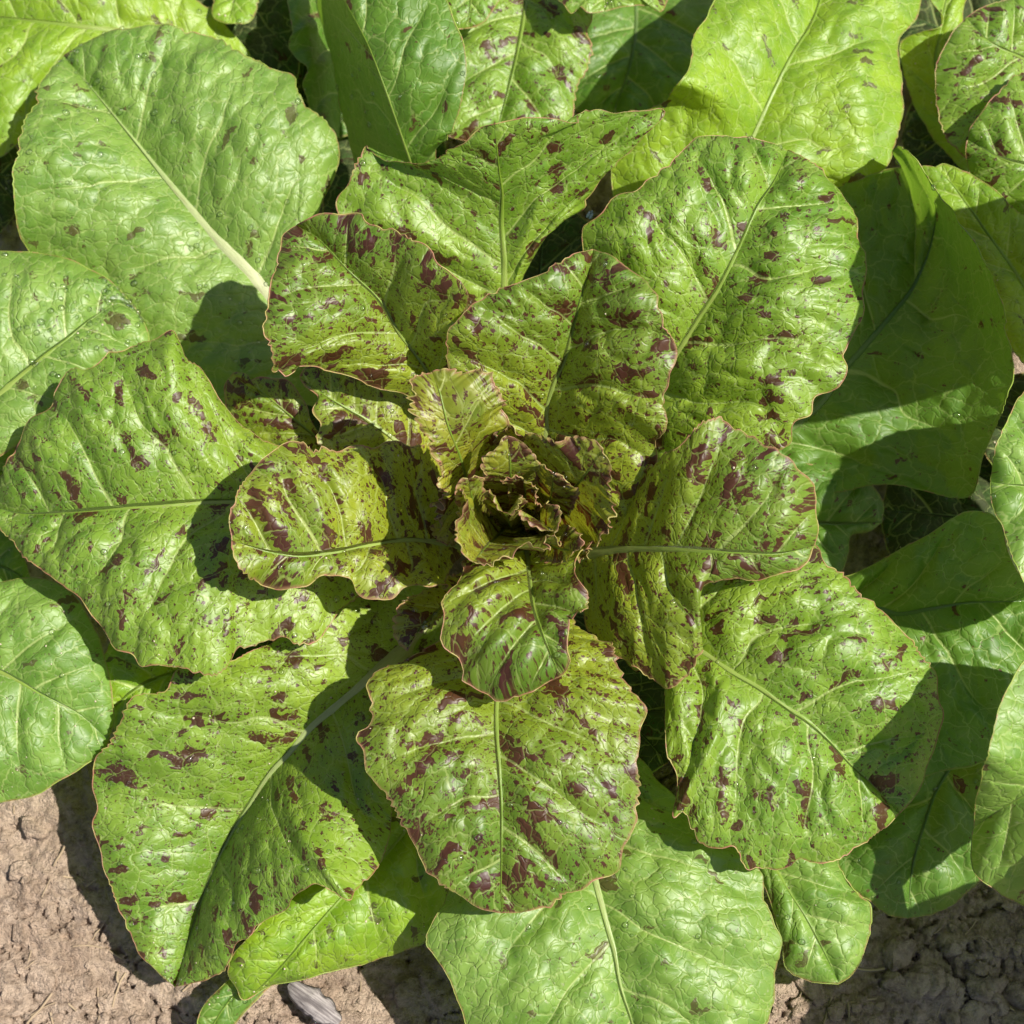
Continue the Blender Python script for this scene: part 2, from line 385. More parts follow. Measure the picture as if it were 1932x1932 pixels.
    obj('leaf_rim', me, MARGIN if spec.get('m') in ('inner', 'heart', 'mid', 'gold') else MARGIN_PALE, leaf)
    GRID.append((spec, P, N))
    return leaf
# ------------------------------------------------------------------ the leaves, one by one
# each: midrib, edge a and edge b, from the base to the tip; x and y as traced, z = cm above the soil
CENTRAL = [
 # --- heart
 dict(n='H1', m='heart', serr=1.6, ruff=1.1, rib=.1, arch=(-.1,-.1), nlat=4, puff=.4, mid=[(960, 985, 6.0),(940, 1010, 10.8),(915, 1035, 14.3),(893, 1061, 16.0)],
  a=[(950, 975, 6.0),(915, 960, 9.1),(895, 930, 12.5),(878, 922, 14.8),(872, 941, 16.1),(861, 974, 16.3),(864, 1000, 16.3),(872, 1033, 16.3),(883, 1055, 16.0),(893, 1061, 16.0)],
  b=[(975, 1000, 6.0),(1010, 1010, 9.5),(1050, 1012, 12.5),(1058, 1017, 14.0),(1040, 1021, 15.1),(1018, 1033, 15.7),(981, 1040, 15.8),(952, 1054, 16.0),(930, 1067, 16.0),(905, 1065, 16.0),(893, 1061, 16.0)]),
 dict(n='H2', m='heart', serr=1.9, ruff=.7, rib=.12, arch=(-.1,-.1), nlat=5, puff=.5, mid=[(1000, 1000, 4.5),(1035, 985, 8.5),(1062, 955, 12.5),(1090, 915, 15.0),(1118, 878, 16.5),(1138, 850, 17.2)],
  a=[(985, 985, 4.5),(970, 930, 7.8),(950, 870, 11.2),(946, 830, 14.0),(959, 811, 15.6),(988, 821, 16.6),(1010, 821, 17.0),(1036, 828, 17.0),(1058, 835, 17.0),(1076, 829, 17.0),(1105, 835, 17.2),(1123, 837, 17.2),(1138, 850, 17.2)],
  b=[(1015, 1010, 4.5),(1060, 1040, 7.6),(1091, 1051, 10.7),(1123, 1032, 13.3),(1142, 1018, 15.2),(1149, 989, 16.0),(1153, 952, 16.5),(1149, 916, 16.8),(1147, 876, 17.0),(1138, 850, 17.2)]),
 dict(n='H3', m='heart', serr=1.9, ruff=.8, rib=.14, nlat=5, puff=.6, mid=[(900, 1000, 5.5),(885, 930, 10.5),(868, 860, 14.8),(845, 800, 16.3),(830, 740, 16.8),(815, 702, 16.6)],
  a=[(880, 1010, 5.5),(845, 1020, 7.8),(825, 990, 10.2),(836, 955, 12.0),(835, 925, 13.6),(824, 895, 14.9),(810, 843, 16.0),(797, 805, 16.5),(781, 784, 16.7),(770, 744, 16.9),(766, 713, 16.9),(790, 704, 16.8),(815, 702, 16.6)],
  b=[(920, 1000, 5.5),(940, 930, 9.3),(938, 870, 11.8),(940, 820, 13.6),(955, 790, 14.8),(957, 764, 15.9),(948, 752, 16.7),(937, 733, 16.8),(916, 715, 16.8),(897, 708, 16.8),(879, 713, 16.8),(857, 711, 16.8),(843, 699, 16.8),(815, 702, 16.6)]),
 dict(n='H4', m='heart', serr=1, ruff=1, rib=.1, nlat=4, puff=.5, mid=[(970, 980, 6.5),(968, 940, 11.0),(964, 900, 15.0),(962, 860, 16.2),(957, 822, 16.9)],
  a=[(955, 980, 6.5),(930, 955, 9.9),(905, 920, 13.3),(908, 894, 15.5),(912, 868, 16.3),(930, 850, 16.6),(944, 830, 16.9),(957, 822, 16.9)],
  b=[(985, 975, 6.5),(1010, 940, 10.2),(1025, 900, 13.8),(1018, 870, 16.0),(1000, 845, 16.6),(975, 828, 16.9),(957, 822, 16.9)]),
 dict(n='H5', m='heart', serr=1, ruff=.8, rib=.06, nlat=3, puff=.3, mid=[(970, 1010, 6.5),(962, 990, 11.8),(955, 975, 14.6),(948, 966, 15.6)],
  a=[(960, 1010, 6.5),(935, 985, 10.2),(918, 950, 13.6),(921, 928, 15.6),(930, 940, 15.8),(938, 955, 15.8),(948, 966, 15.6)],
  b=[(980, 1008, 6.5),(990, 985, 10.2),(990, 955, 13.3),(980, 940, 15.4),(974, 955, 15.7),(965, 970, 15.7),(948, 966, 15.6)]),
 dict(n='H6', m='heart', serr=1, ruff=.8, rib=.06, nlat=3, puff=.3, mid=[(1000, 1015, 6.0),(1015, 1000, 11.3),(1032, 995, 14.5),(1045, 1004, 15.8)],
  a=[(995, 1005, 6.0),(1000, 980, 9.4),(1015, 955, 12.8),(1038, 955, 15.3),(1055, 968, 15.9),(1057, 985, 15.9),(1053, 1000, 15.8),(1045, 1004, 15.8)],
  b=[(1005, 1022, 6.0),(1000, 1010, 9.4),(990, 990, 12.8),(988, 965, 15.1),(997, 978, 15.7),(1008, 990, 15.8),(1024, 1000, 15.8),(1045, 1004, 15.8)]),
 dict(n='H7', m='heart', serr=1.2, ruff=1.2, rib=.06, nlat=3, puff=.4, mid=[(1010, 985, 5.5),(1030, 960, 11.3),(1042, 925, 14.6),(1046, 895, 16.0)],
  a=[(1000, 980, 5.5),(1005, 945, 10.0),(1008, 905, 14.1),(1015, 880, 15.8),(1032, 884, 16.2),(1046, 895, 16.0)],
  b=[(1018, 992, 5.5),(1055, 985, 10.0),(1080, 955, 13.8),(1078, 920, 15.4),(1062, 900, 16.0),(1046, 895, 16.0)]),
 dict(n='H8', m='heart', serr=1.2, ruff=1.2, rib=.06, nlat=3, puff=.4, mid=[(945, 1000, 5.5),(915, 980, 11.3),(893, 945, 14.6),(884, 905, 16.0)],
  a=[(945, 1010, 5.5),(900, 1010, 9.8),(868, 975, 13.7),(862, 930, 15.4),(872, 905, 16.0),(884, 905, 16.0)],
  b=[(955, 990, 5.5),(930, 960, 10.0),(915, 925, 14.1),(905, 900, 15.8),(895, 895, 16.2),(884, 905, 16.0)]),
 dict(n='H9', m='heart', serr=2, ruff=1.5, rib=.05, nlat=3, puff=.4, mid=[(985,985,8),(990,960,12),(992,930,14),(988,905,15.4)],
  a=[(975,982,8),(965,960,12),(958,925,14),(955,905,15.2),(970,897,15.5),(988,905,15.4)], b=[(992,988,8),(1010,970,12),(1022,945,14),(1020,920,15.2),(1005,908,15.5),(988,905,15.4)]),
 dict(n='H10', m='heart', serr=2, ruff=1.5, rib=.05, nlat=3, puff=.4, mid=[(1000,1010,8),(1025,1025,11.5),(1055,1035,13.5),(1085,1040,14.6)],
  a=[(1002,1002,8),(1035,1000,11.5),(1070,1000,13.8),(1095,1012,15),(1095,1030,15),(1085,1040,14.6)], b=[(996,1018,8),(1015,1045,11),(1040,1062,12.8),(1068,1062,13.8),(1082,1052,14.4),(1085,1040,14.6)]),
 # --- second ring
 dict(n='R1', m='inner', puff=1.4, rib=.22, mid=[(900, 860, 6.7),(850, 780, 9.2),(806, 700, 11.3),(751, 624, 12.7),(719, 569, 13.5),(660, 512, 14.4),(600, 450, 14.5),(560, 424, 14.1)], arch=(.16,.12),
  a=[(880, 870, 6.7),(820, 800, 9.0),(760, 745, 10.7),(700, 725, 11.7),(620, 700, 12.6),(560, 692, 13.3),(516, 706, 13.6),(508, 660, 14.4),(499, 601, 14.7),(503, 547, 14.6),(512, 510, 14.5),(536, 445, 14.4),(560, 424, 14.1)],
  b=[(925, 850, 6.7),(880, 770, 9.9),(858, 680, 12.4),(862, 620, 14.6),(890, 570, 15.7),(886, 549, 16.2),(857, 536, 16.3),(828, 510, 16.4),(799, 470, 16.4),(759, 437, 16.4),(715, 416, 16.2),(679, 408, 15.8),(620, 406, 15.2),(580, 416, 14.8),(560, 424, 14.1)]),
 dict(n='R2', m='inner', puff=2.0, rib=.28, mid=[(1000, 930, 7.8),(1020, 860, 9.3),(1031, 814, 10.5),(1033, 770, 11.3),(1047, 722, 12.3),(1065, 685, 13.0),(1083, 616, 14.3),(1098, 558, 15.3),(1112, 510, 15.7),(1120, 470, 15.6)], arch=(.14,.14),
  a=[(985, 935, 7.8),(960, 850, 9.7),(900, 780, 11.6),(860, 715, 13.3),(843, 671, 14.2),(847, 635, 14.9),(865, 600, 15.6),(900, 570, 15.8),(948, 548, 16.1),(985, 541, 16.2),(1029, 507, 16.4),(1061, 488, 16.2),(1094, 476, 15.9),(1120, 470, 15.6)],
  b=[(1015, 930, 7.8),(1080, 940, 8.7),(1175, 985, 10.2),(1235, 930, 11.7),(1236, 850, 13.1),(1250, 806, 14.3),(1258, 744, 15.2),(1272, 660, 16.1),(1258, 627, 16.6),(1244, 580, 17.0),(1222, 540, 17.1),(1193, 510, 16.8),(1153, 481, 16.4),(1120, 470, 15.6)]),
 dict(n='R3', m='gold', puff=1.3, rib=.2, ruff=1.9, mid=[(870, 1030, 7.0),(800, 1022, 9.0),(770, 1020, 9.7),(697, 1030, 11.0),(624, 1044, 11.9),(560, 1050, 12.5),(500, 1040, 12.9),(437, 1020, 13.4)], arch=(.08,.06),
  a=[(870, 1010, 7.0),(850, 920, 7.7),(800, 862, 9.4),(733, 845, 11.2),(704, 852, 11.8),(674, 835, 12.3),(634, 840, 12.7),(612, 835, 12.8),(591, 843, 13.1),(558, 834, 13.2),(529, 850, 13.3),(499, 879, 13.3),(470, 916, 13.3),(445, 963, 13.4),(437, 989, 13.4),(437, 1020, 13.4)],
  b=[(870, 1050, 7.0),(850, 1080, 8.8),(832, 1116, 10.4),(784, 1118, 11.1),(759, 1116, 11.4),(733, 1131, 11.6),(693, 1129, 11.9),(663, 1103, 11.9),(640, 1090, 11.9),(605, 1098, 11.9),(583, 1114, 11.9),(561, 1114, 12.1),(510, 1107, 12.2),(478, 1098, 12.7),(450, 1068, 13.2),(437, 1036, 13.4),(437, 1020, 13.4)]),
 dict(n='R4', m='inner', puff=1.6, rib=.16, ruff=1.3, mid=[(990,1000,9),(995,1050,11),(1002,1100,12.5),(1010,1150,13.5),(1025,1195,14),(1040,1235,13.9),(1050,1262,13.5),(1045,1282,13)], arch=(.16,.02),
  a=[(960,1010,9),(900,1040,11),(876,1065,12),(861,1098,12.8),(840,1142,13.3),(834,1182,13.5),(839,1204,13.5),(850,1229,13.3),(865,1255,13),(868,1277,13),(887,1302,12.8),(916,1317,12.6),(941,1328,12.4),(975,1317,12.5),(1010,1300,12.7),(1045,1282,13)],
  b=[(1010,1010,9),(1080,1030,11),(1100,1045,13),(1087,1065,13.7),(1090,1095,14.2),(1104,1122,14.5),(1112,1150,14.5),(1100,1164,14.5),(1083,1165,14.4),(1080,1193,14.4),(1076,1225,14.2),(1072,1249,13.9),(1058,1276,13.2),(1045,1282,13)]),
 dict(n='R5', m='inner', rib=.26, mid=[(1080, 1050, 7.0),(1142, 1040, 9.0),(1193, 1036, 10.5),(1258, 1036, 12.1),(1328, 1040, 13.2),(1392, 1043, 13.8),(1470, 1045, 13.9),(1537, 1029, 13.4)], arch=(.12,.14), puff=1.2,
  a=[(1080, 1030, 7.0),(1140, 975, 9.0),(1178, 940, 10.7),(1200, 905, 12.0),(1222, 885, 12.799999999999999),(1246, 868, 13.6),(1280, 843, 14.6),(1327, 803, 15.4),(1355, 792, 15.3),(1384, 806, 15.4),(1432, 828, 15.6),(1483, 861, 15.6),(1512, 894, 15.2),(1534, 916, 14.8),(1545, 963, 14.3),(1545, 1000, 13.8),(1537, 1029, 13.4)],
  b=[(1080, 1070, 6.0),(1100, 1160, 7.5),(1140, 1230, 8.5),(1190, 1256, 9.3),(1225, 1276, 9.6),(1255, 1296, 9.9),(1286, 1277, 10.4),(1315, 1251, 10.9),(1320, 1225, 11.2),(1313, 1171, 11.4),(1313, 1142, 11.7),(1322, 1120, 12.1),(1344, 1105, 12.4),(1373, 1102, 12.7),(1432, 1102, 13.0),(1475, 1087, 13.2),(1523, 1058, 13.4),(1537, 1029, 13.4)]),
 # --- third ring
 dict(n='S1', m='mid', puff=1.2, rib=.3, ruff=.8, dent=1.3, mid=[(960, 800, 4.1),(955, 640, 7.0),(952, 543, 8.8),(952, 492, 9.5),(947, 419, 10.5),(948, 365, 11.7),(941, 314, 12.9),(936, 262, 14.1),(932, 234, 14.6)], arch=(.02,.05),
  a=[(940, 800, 4.1),(860, 640, 7.2),(760, 500, 9.0),(660, 425, 9.8),(640, 397, 10.1),(640, 376, 10.2),(657, 354, 10.4),(671, 317, 10.7),(688, 290, 10.8),(692, 276, 11.0),(715, 292, 11.1),(744, 303, 11.4),(781, 310, 11.8),(814, 301, 12.3),(843, 284, 12.9),(879, 266, 13.6),(905, 241, 14.1),(932, 234, 14.6)],
  b=[(980, 800, 4.1),(985, 640, 7.0),(985, 520, 8.9),(1010, 474, 9.6),(1061, 412, 10.5),(1102, 383, 11.3),(1134, 339, 12.1),(1171, 303, 12.9),(1207, 266, 13.5),(1240, 233, 14.1),(1249, 216, 14.2),(1207, 215, 14.5),(1171, 211, 14.6),(1149, 208, 14.8),(1113, 211, 14.8),(1091, 226, 14.7),(1036, 228, 14.7),(989, 226, 14.7),(952, 230, 14.6),(932, 234, 14.6)]),
 dict(n='S2', m='mid', rib=.3, puff=1.9, mid=[(1120, 920, 3.8),(1190, 800, 6.6),(1240, 735, 8.5),(1268, 685, 9.6),(1319, 602, 11.1),(1355, 547, 11.9),(1392, 474, 12.6),(1428, 394, 13.1),(1461, 343, 12.8),(1486, 284, 12.0)], arch=(.16,.14),
  a=[(1110, 910, 3.8),(1120, 780, 6.9),(1110, 640, 8.9),(1090, 540, 10.7),(1102, 467, 11.7),(1105, 437, 12.1),(1142, 397, 12.5),(1171, 372, 12.7),(1207, 350, 12.9),(1251, 324, 13.1),(1300, 274, 13.1),(1337, 259, 13.0),(1373, 257, 12.9),(1410, 259, 12.7),(1450, 265, 12.4),(1486, 284, 12.0)],
  b=[(1140, 930, 3.8),(1250, 900, 7.4),(1350, 870, 9.1),(1440, 860, 10.2),(1488, 845, 10.7),(1495, 800, 11.2),(1526, 784, 11.5),(1538, 752, 11.6),(1578, 730, 11.8),(1594, 695, 12.1),(1582, 667, 12.2),(1599, 638, 12.3),(1618, 605, 12.3),(1628, 529, 12.2),(1632, 485, 12.0),(1625, 456, 11.9),(1618, 419, 12.0),(1607, 390, 12.2),(1592, 368, 12.3),(1567, 339, 12.5),(1548, 317, 12.5),(1512, 295, 12.4),(1486, 284, 12.0)]),
 dict(n='S3', m='mid', puff=1.3, rib=.26, mid=[(800,1040,5),(650,985,7.6),(540,955,8.8),(448,948,9.2),(394,948,9.4),(310,954,9.5),(219,961,9.2),(128,967,8.6),(36,969,7.6),(-14,955,7)], arch=(.13,.12),
  a=[(790, 1020, 5.0),(640, 900, 7.7),(540, 850, 8.6),(485, 824, 9.1),(427, 770, 9.7),(376, 701, 10.5),(350, 671, 10.9),(325, 628, 11.3),(312, 630, 11.3),(281, 650, 10.9),(226, 660, 10.6),(211, 668, 10.4),(188, 694, 10.3),(135, 704, 9.9),(106, 737, 9.5),(98, 766, 9.4),(60, 792, 9.1),(47, 817, 8.7),(18, 861, 8.1),(4, 886, 7.8),(-6, 920, 7.4),(-14, 955, 7.0)],
  b=[(800, 1060, 5.0),(700, 1110, 7.2),(640, 1160, 8.1),(600, 1213, 8.6),(565, 1208, 8.9),(540, 1198, 9.1),(510, 1204, 9.2),(470, 1211, 9.3),(445, 1226, 9.3),(430, 1255, 9.3),(408, 1273, 9.2),(365, 1266, 9.2),(335, 1251, 9.3),(270, 1251, 9.1),(250, 1226, 9.1),(215, 1218, 8.9),(197, 1193, 8.9),(179, 1164, 8.8),(128, 1116, 8.6),(84, 1087, 8.3),(47, 1058, 8.0),(11, 1007, 7.5),(-8, 980, 7.3),(-14, 955, 7.0)]),
 dict(n='S4', m='mid', nlat=5, rib=.6, ribm='pale', mid=[(845, 1140, 2.2),(765, 1222, 4.6),(704, 1275, 5.8),(638, 1330, 5.8),(591, 1370, 5.5),(547, 1421, 4.9),(510, 1461, 4.3),(474, 1516, 3.6),(437, 1574, 3.0),(401, 1647, 2.5),(365, 1745, 2.0),(330, 1862, 1.6)], arch=(.12,.16), label='large drooping lower leaf with brown rimmed edge',
  a=[(835, 1085, 3.5),(740, 1090, 5.6),(640, 1125, 6.6),(560, 1180, 7),(470, 1235, 7.1),(400, 1255, 7.2),(340, 1265, 7.2),(321, 1297, 7.0),(252, 1313, 6.6),(240, 1340, 6.5),(222, 1381, 6.0),(206, 1412, 5.7),(180, 1430, 5.2),(177, 1460, 4.9),(185, 1519, 4.4),(181, 1556, 4.0),(190, 1610, 3.6),(208, 1665, 3.3),(219, 1702, 3.0),(252, 1764, 2.5),(262, 1796, 2.2),(295, 1832, 2.0),(330, 1862, 1.8)],
  b=[(860, 1150, 4.0),(820, 1230, 5.2),(780, 1340, 5.5),(755, 1420, 5.8),(745, 1500, 6.2),(735, 1570, 6.4),(715, 1630, 6.8),(689, 1656, 7.2),(667, 1680, 7.7),(656, 1698, 8.1),(620, 1678, 7.8),(591, 1669, 7.4),(569, 1687, 6.9),(540, 1712, 6.2),(492, 1738, 5.6),(474, 1771, 5.0),(448, 1785, 4.5),(437, 1815, 4.0),(412, 1833, 3.5),(370, 1854, 2.8),(330, 1862, 2.4)]),
 dict(n='S5', m='inner', puff=1.3, rib=.22, mid=[(970, 1100, 5.0),(955, 1200, 8.0),(945, 1270, 9.3),(938, 1333, 10.2),(939, 1392, 10.6),(943, 1446, 10.7),(947, 1519, 10.5),(947, 1592, 10.1),(946, 1660, 9.4),(945, 1723, 8.6)], arch=(.12,.12),
  a=[(950, 1100, 5.0),(880, 1180, 8.2),(800, 1230, 9.4),(740, 1255, 10.0),(695, 1293, 10.5),(711, 1333, 10.6),(704, 1362, 10.6),(676, 1394, 10.5),(693, 1424, 10.5),(704, 1468, 10.4),(722, 1497, 10.2),(737, 1530, 10.2),(759, 1567, 10.1),(784, 1599, 9.8),(803, 1629, 9.7),(821, 1654, 9.6),(850, 1676, 9.4),(879, 1698, 9.2),(901, 1712, 8.9),(945, 1723, 8.6)],
  b=[(990, 1100, 5.0),(1060, 1150, 8.3),(1120, 1195, 9.5),(1150, 1215, 10.1),(1165, 1240, 10.5),(1170, 1270, 10.8),(1200, 1311, 10.9),(1216, 1333, 11.0),(1207, 1373, 10.8),(1209, 1414, 10.9),(1204, 1443, 10.9),(1207, 1483, 10.8),(1204, 1537, 10.6),(1193, 1563, 10.4),(1180, 1596, 10.2),(1171, 1621, 10.0),(1153, 1643, 9.8),(1113, 1661, 9.6),(1098, 1680, 9.4),(1051, 1691, 9.2),(1018, 1712, 9.0),(945, 1723, 8.6)]),
 dict(n='S6', m='mid', rib=.28, mid=[(1100,1110,5),(1220,1175,8),(1326,1231,9.3),(1381,1268,9.8),(1432,1297,10),(1483,1333,10),(1527,1362,9.9),(1567,1399,9.6),(1603,1439,9.1),(1640,1475,8.5),(1697,1535,7.4)], arch=(.14,.12), puff=1.7,
  a=[(1090, 1130, 5.0),(1180, 1250, 7.7),(1255, 1290, 9.3),(1256, 1340, 9.3),(1258, 1403, 9.3),(1267, 1450, 9.2),(1275, 1490, 9.0),(1268, 1550, 8.9),(1291, 1530, 9.0),(1317, 1589, 8.6),(1362, 1601, 8.5),(1384, 1599, 8.5),(1410, 1630, 8.2),(1443, 1630, 8.2),(1490, 1634, 8.0),(1508, 1621, 8.1),(1578, 1625, 7.8),(1610, 1603, 7.7),(1640, 1589, 7.7),(1665, 1570, 7.6),(1697, 1535, 7.4)],
  b=[(1110, 1090, 5.0),(1250, 1060, 8.4),(1380, 1020, 9.6),(1480, 1010, 10.3),(1537, 1036, 10.7),(1563, 1065, 10.9),(1592, 1094, 11.0),(1621, 1127, 11.1),(1650, 1142, 10.9),(1685, 1170, 10.6),(1745, 1240, 10.1),(1763, 1277, 9.7),(1771, 1310, 9.3),(1771, 1355, 9.0),(1760, 1417, 8.6),(1734, 1479, 8.2),(1712, 1515, 7.9),(1697, 1535, 7.4)]),
 # --- small pieces showing between the rings
 dict(n='T1', m='gold', rib=.14, mid=[(840,900,7),(760,840,8.6),(690,790,9.5),(620,750,10),(565,712,10)], ruff=1.6,
  a=[(830,915,7),(740,880,8.6),(660,860,9.4),(595,832,9.8),(605,800,9.9),(590,775,10),(600,750,10),(575,730,10),(565,712,10)],
  b=[(850,880,7),(800,780,8.6),(740,720,9.5),(680,690,10),(620,685,10.1),(580,695,10.1),(565,712,10)]),
 dict(n='T2', m='gold', rib=.14, mid=[(760,930,5.5),(660,870,7),(580,810,8),(520,760,8.5),(470,720,8.7)],
  a=[(750,950,5.5),(640,900,6.6),(520,860,7.4),(430,790,7.8),(420,730,8.2),(440,705,8.6),(470,710,8.7),(470,720,8.7)],
  b=[(770,910,5.5),(690,840,7),(610,820,8),(590,795,8.4),(575,760,8.6),(540,720,8.7),(500,708,8.7),(470,720,8.7)]),
 dict(n='T3', m='heart', rib=.08, ruff=1.6, nlat=4, mid=[(890,1090,7),(840,1140,9),(795,1185,10),(768,1228,9.8)],
  a=[(875,1080,7),(800,1110,9),(760,1150,9.6),(748,1185,9.8),(755,1212,9.8),(768,1228,9.8)],
  b=[(900,1110,7),(850,1160,9),(826,1168,10.3),(818,1185,10.5),(795,1195,10.5),(781,1200,10.2),(768,1228,9.8)]),
 # --- outer leaves
 dict(n='O1', m='outer', nlat=5, rib=.64, ribm='cream', serr=1.8, puff=1.2, label='broad pale leaf with thick cream midrib', mid=[(700, 800, 3),(600, 680, 5.5),(485, 529, 7),(401, 441, 7.6),(277, 292, 8),(190, 186, 8.2),(120, 105, 8.0)], arch=(.12,.14),
  a=[(690, 820, 3.0),(580, 760, 4.6),(450, 770, 5.2),(300, 690, 5.5),(180, 600, 5.8),(90, 520, 6.2),(45, 465, 7.3),(22, 370, 9.2),(28, 290, 9.6),(62, 205, 9.2),(80, 155, 8.7),(120, 105, 8.0)],
  b=[(720, 780, 3.0),(640, 600, 5.6),(620, 480, 6.8),(602, 410, 7.7),(630, 330, 8.3),(636, 265, 8.7),(605, 220, 9.2),(578, 188, 9.4),(550, 142, 9.4),(490, 118, 9.4),(430, 90, 9.0),(395, 72, 8.7),(350, 60, 9.0),(290, 55, 8.9),(220, 62, 8.7),(160, 80, 8.4),(120, 105, 8.0)]),
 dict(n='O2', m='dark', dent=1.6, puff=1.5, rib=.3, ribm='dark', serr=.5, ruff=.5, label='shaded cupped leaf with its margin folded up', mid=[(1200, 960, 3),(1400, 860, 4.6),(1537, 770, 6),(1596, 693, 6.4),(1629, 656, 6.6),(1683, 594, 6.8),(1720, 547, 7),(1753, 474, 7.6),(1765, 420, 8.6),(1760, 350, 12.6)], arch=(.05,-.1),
  a=[(1190, 940, 3),(1380, 780, 5),(1480, 640, 6),(1520, 520, 6.6),(1540, 420, 6.9),(1570, 355, 7),(1620, 340, 7.2),(1672, 324, 7.6),(1698, 317, 8.4),(1688, 281, 10),(1698, 275, 10.6),(1716, 292, 12.5),(1740, 320, 12.7),(1760, 350, 12.1)],
  b=[(1210,980,3),(1400,930,4.6),(1560,930,5.5),(1683,914,6),(1738,923,6.3),(1796,936,6.6),(1828,932,7),(1850,880,7.8),(1872,824,8.6),(1897,768,9.4),(1909,733,10),(1911,679,10.6),(1898,620,11.4),(1884,565,12.4),(1866,510,13.4),(1844,459,14.2),(1818,419,14.2),(1789,379,13.8),(1760,350,12.6)]),
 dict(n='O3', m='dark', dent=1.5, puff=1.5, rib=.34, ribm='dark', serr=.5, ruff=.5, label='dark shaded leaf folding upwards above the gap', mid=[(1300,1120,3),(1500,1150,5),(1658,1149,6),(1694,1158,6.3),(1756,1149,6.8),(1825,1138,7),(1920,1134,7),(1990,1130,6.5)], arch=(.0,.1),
  a=[(1300,1100,3),(1480,1080,5),(1592,1087,6),(1665,1054,7.2),(1716,1025,8.2),(1756,1003,9),(1796,978,9.7),(1829,963,10),(1869,968,10.2),(1888,985,10.2),(1900,1025,9.8),(1915,1065,9.3),(1940,1100,8.3),(1970,1115,7.4),(1990,1130,6.5)],
  b=[(1300,1140,3),(1450,1300,4),(1600,1440,4.6),(1700,1470,4.8),(1790,1452,5),(1850,1440,5.2),(1920,1400,5.4),(1980,1300,5.8),(2010,1200,6.2),(1990,1130,6.5)]),
 dict(n='O4', m='outer', nlat=6, rib=.55, ribm='pale', puff=1.2, mid=[(1020,1180,2),(1070,1400,4),(1100,1560,5.2),(1123,1658,5.7),(1142,1731,5.8),(1160,1796,5.7),(1171,1858,5.4),(1193,1928,4.8),(1225,2060,3.4)], arch=(.12,.12),
  a=[(1000, 1190, 2.0),(960, 1420, 4.2),(880, 1620, 5.1),(840, 1700, 5.4),(812, 1745, 5.6),(803, 1778, 5.6),(817, 1800, 5.6),(832, 1822, 5.5),(846, 1847, 5.4),(857, 1877, 5.2),(872, 1906, 4.9),(890, 1960, 4.5),(960, 2040, 3.9),(1080, 2080, 3.6),(1225, 2060, 3.4)],
  b=[(1040, 1180, 2.0),(1180, 1400, 4.3),(1330, 1560, 5.3),(1420, 1620, 5.9),(1440, 1660, 5.9),(1436, 1690, 5.9),(1446, 1709, 6.0),(1461, 1745, 5.9),(1474, 1771, 5.8),(1470, 1800, 5.7),(1465, 1829, 5.4),(1458, 1880, 5.0),(1446, 1940, 4.6),(1400, 2020, 4.0),(1320, 2070, 3.7),(1225, 2060, 3.4)]),
 dict(n='O5', m='outer', rib=.26, serr=.5, ruff=.5, label='small narrow leaf low over the soil', mid=[(1250,1350,2),(1380,1530,3),(1461,1636,3.8),(1490,1683,4),(1519,1727,4),(1545,1774,3.8),(1581,1850,3)], arch=(.2,.2),
  a=[(1240,1360,2),(1350,1550,2.8),(1430,1640,3.4),(1446,1680,3.5),(1465,1738,3.5),(1477,1780,3.4),(1482,1820,3.2),(1500,1840,3.1),(1530,1852,3),(1581,1857,3)],
  b=[(1260,1340,2),(1430,1500,3),(1540,1570,3.6),(1592,1640,3.9),(1610,1669,3.9),(1625,1691,3.9),(1643,1705,3.8),(1646,1738,3.7),(1640,1774,3.5),(1625,1811,3.3),(1605,1840,3.1),(1581,1857,3)]),
 dict(n='O6', m='lime', rib=.26, serr=.4, ruff=.5, label='light green low leaf with one side curled under', mid=[(930,1200,2),(840,1450,3.2),(740,1600,4),(645,1694,4.2),(583,1764,4),(547,1807,3.7),(510,1847,3.2),(465,1885,2.5)], arch=(.16,.16),
  a=[(920,1200,2),(780,1430,3.2),(660,1580,4),(560,1680,4.2),(470,1770,4),(432,1815,3.4),(430,1838,3),(445,1862,2.8),(455,1885,2.5),(465,1887,2.5)],
  b=[(950,1210,2),(890,1480,3.2),(860,1640,3.4),(840,1720,3.2),(810,1775,3),(763,1796,2.7),(715,1811,2.5),(679,1825,2.4),(620,1840,2.4),(569,1851,2.4),(510,1860,2.5),(465,1887,2.5)]),
 dict(n='O7', m='dark', rib=.1, serr=.4, ruff=.4, mid=[(640,1700,1.6),(520,1800,2),(440,1880,2.1),(385,1960,1.6)],
  a=[(630,1690,1.6),(480,1800,2),(410,1868,2.2),(384,1895,2.1),(372,1935,1.8),(385,1960,1.6)],
  b=[(650,1710,1.6),(540,1830,1.8),(470,1900,1.7),(430,1945,1.6),(385,1960,1.6)]),
 dict(n='O8', m='lime', rib=.34, serr=.6, label='big yellow green leaf arching away to the back', mid=[(1150,820,3),(1260,560,5),(1370,370,7.5),(1424,252,8.8),(1461,171,9.4),(1494,106,9.5),(1534,40,9.2),(1560,-40,8.4),(1590,-130,7)], arch=(.08,.14),
  a=[(1130, 810, 3),(1180, 560, 5),(1160, 400, 7),(1150, 290, 8),(1170, 225, 9),(1225, 208, 9.6),(1255, 190, 10),(1275, 160, 11.7),(1293, 139, 11.7),(1300, 115, 11.6),(1306, 69, 11.4),(1337, 29, 11.1),(1352, 0, 10.9),(1390, -70, 10.1),(1480, -130, 9.1),(1590, -130, 7)],
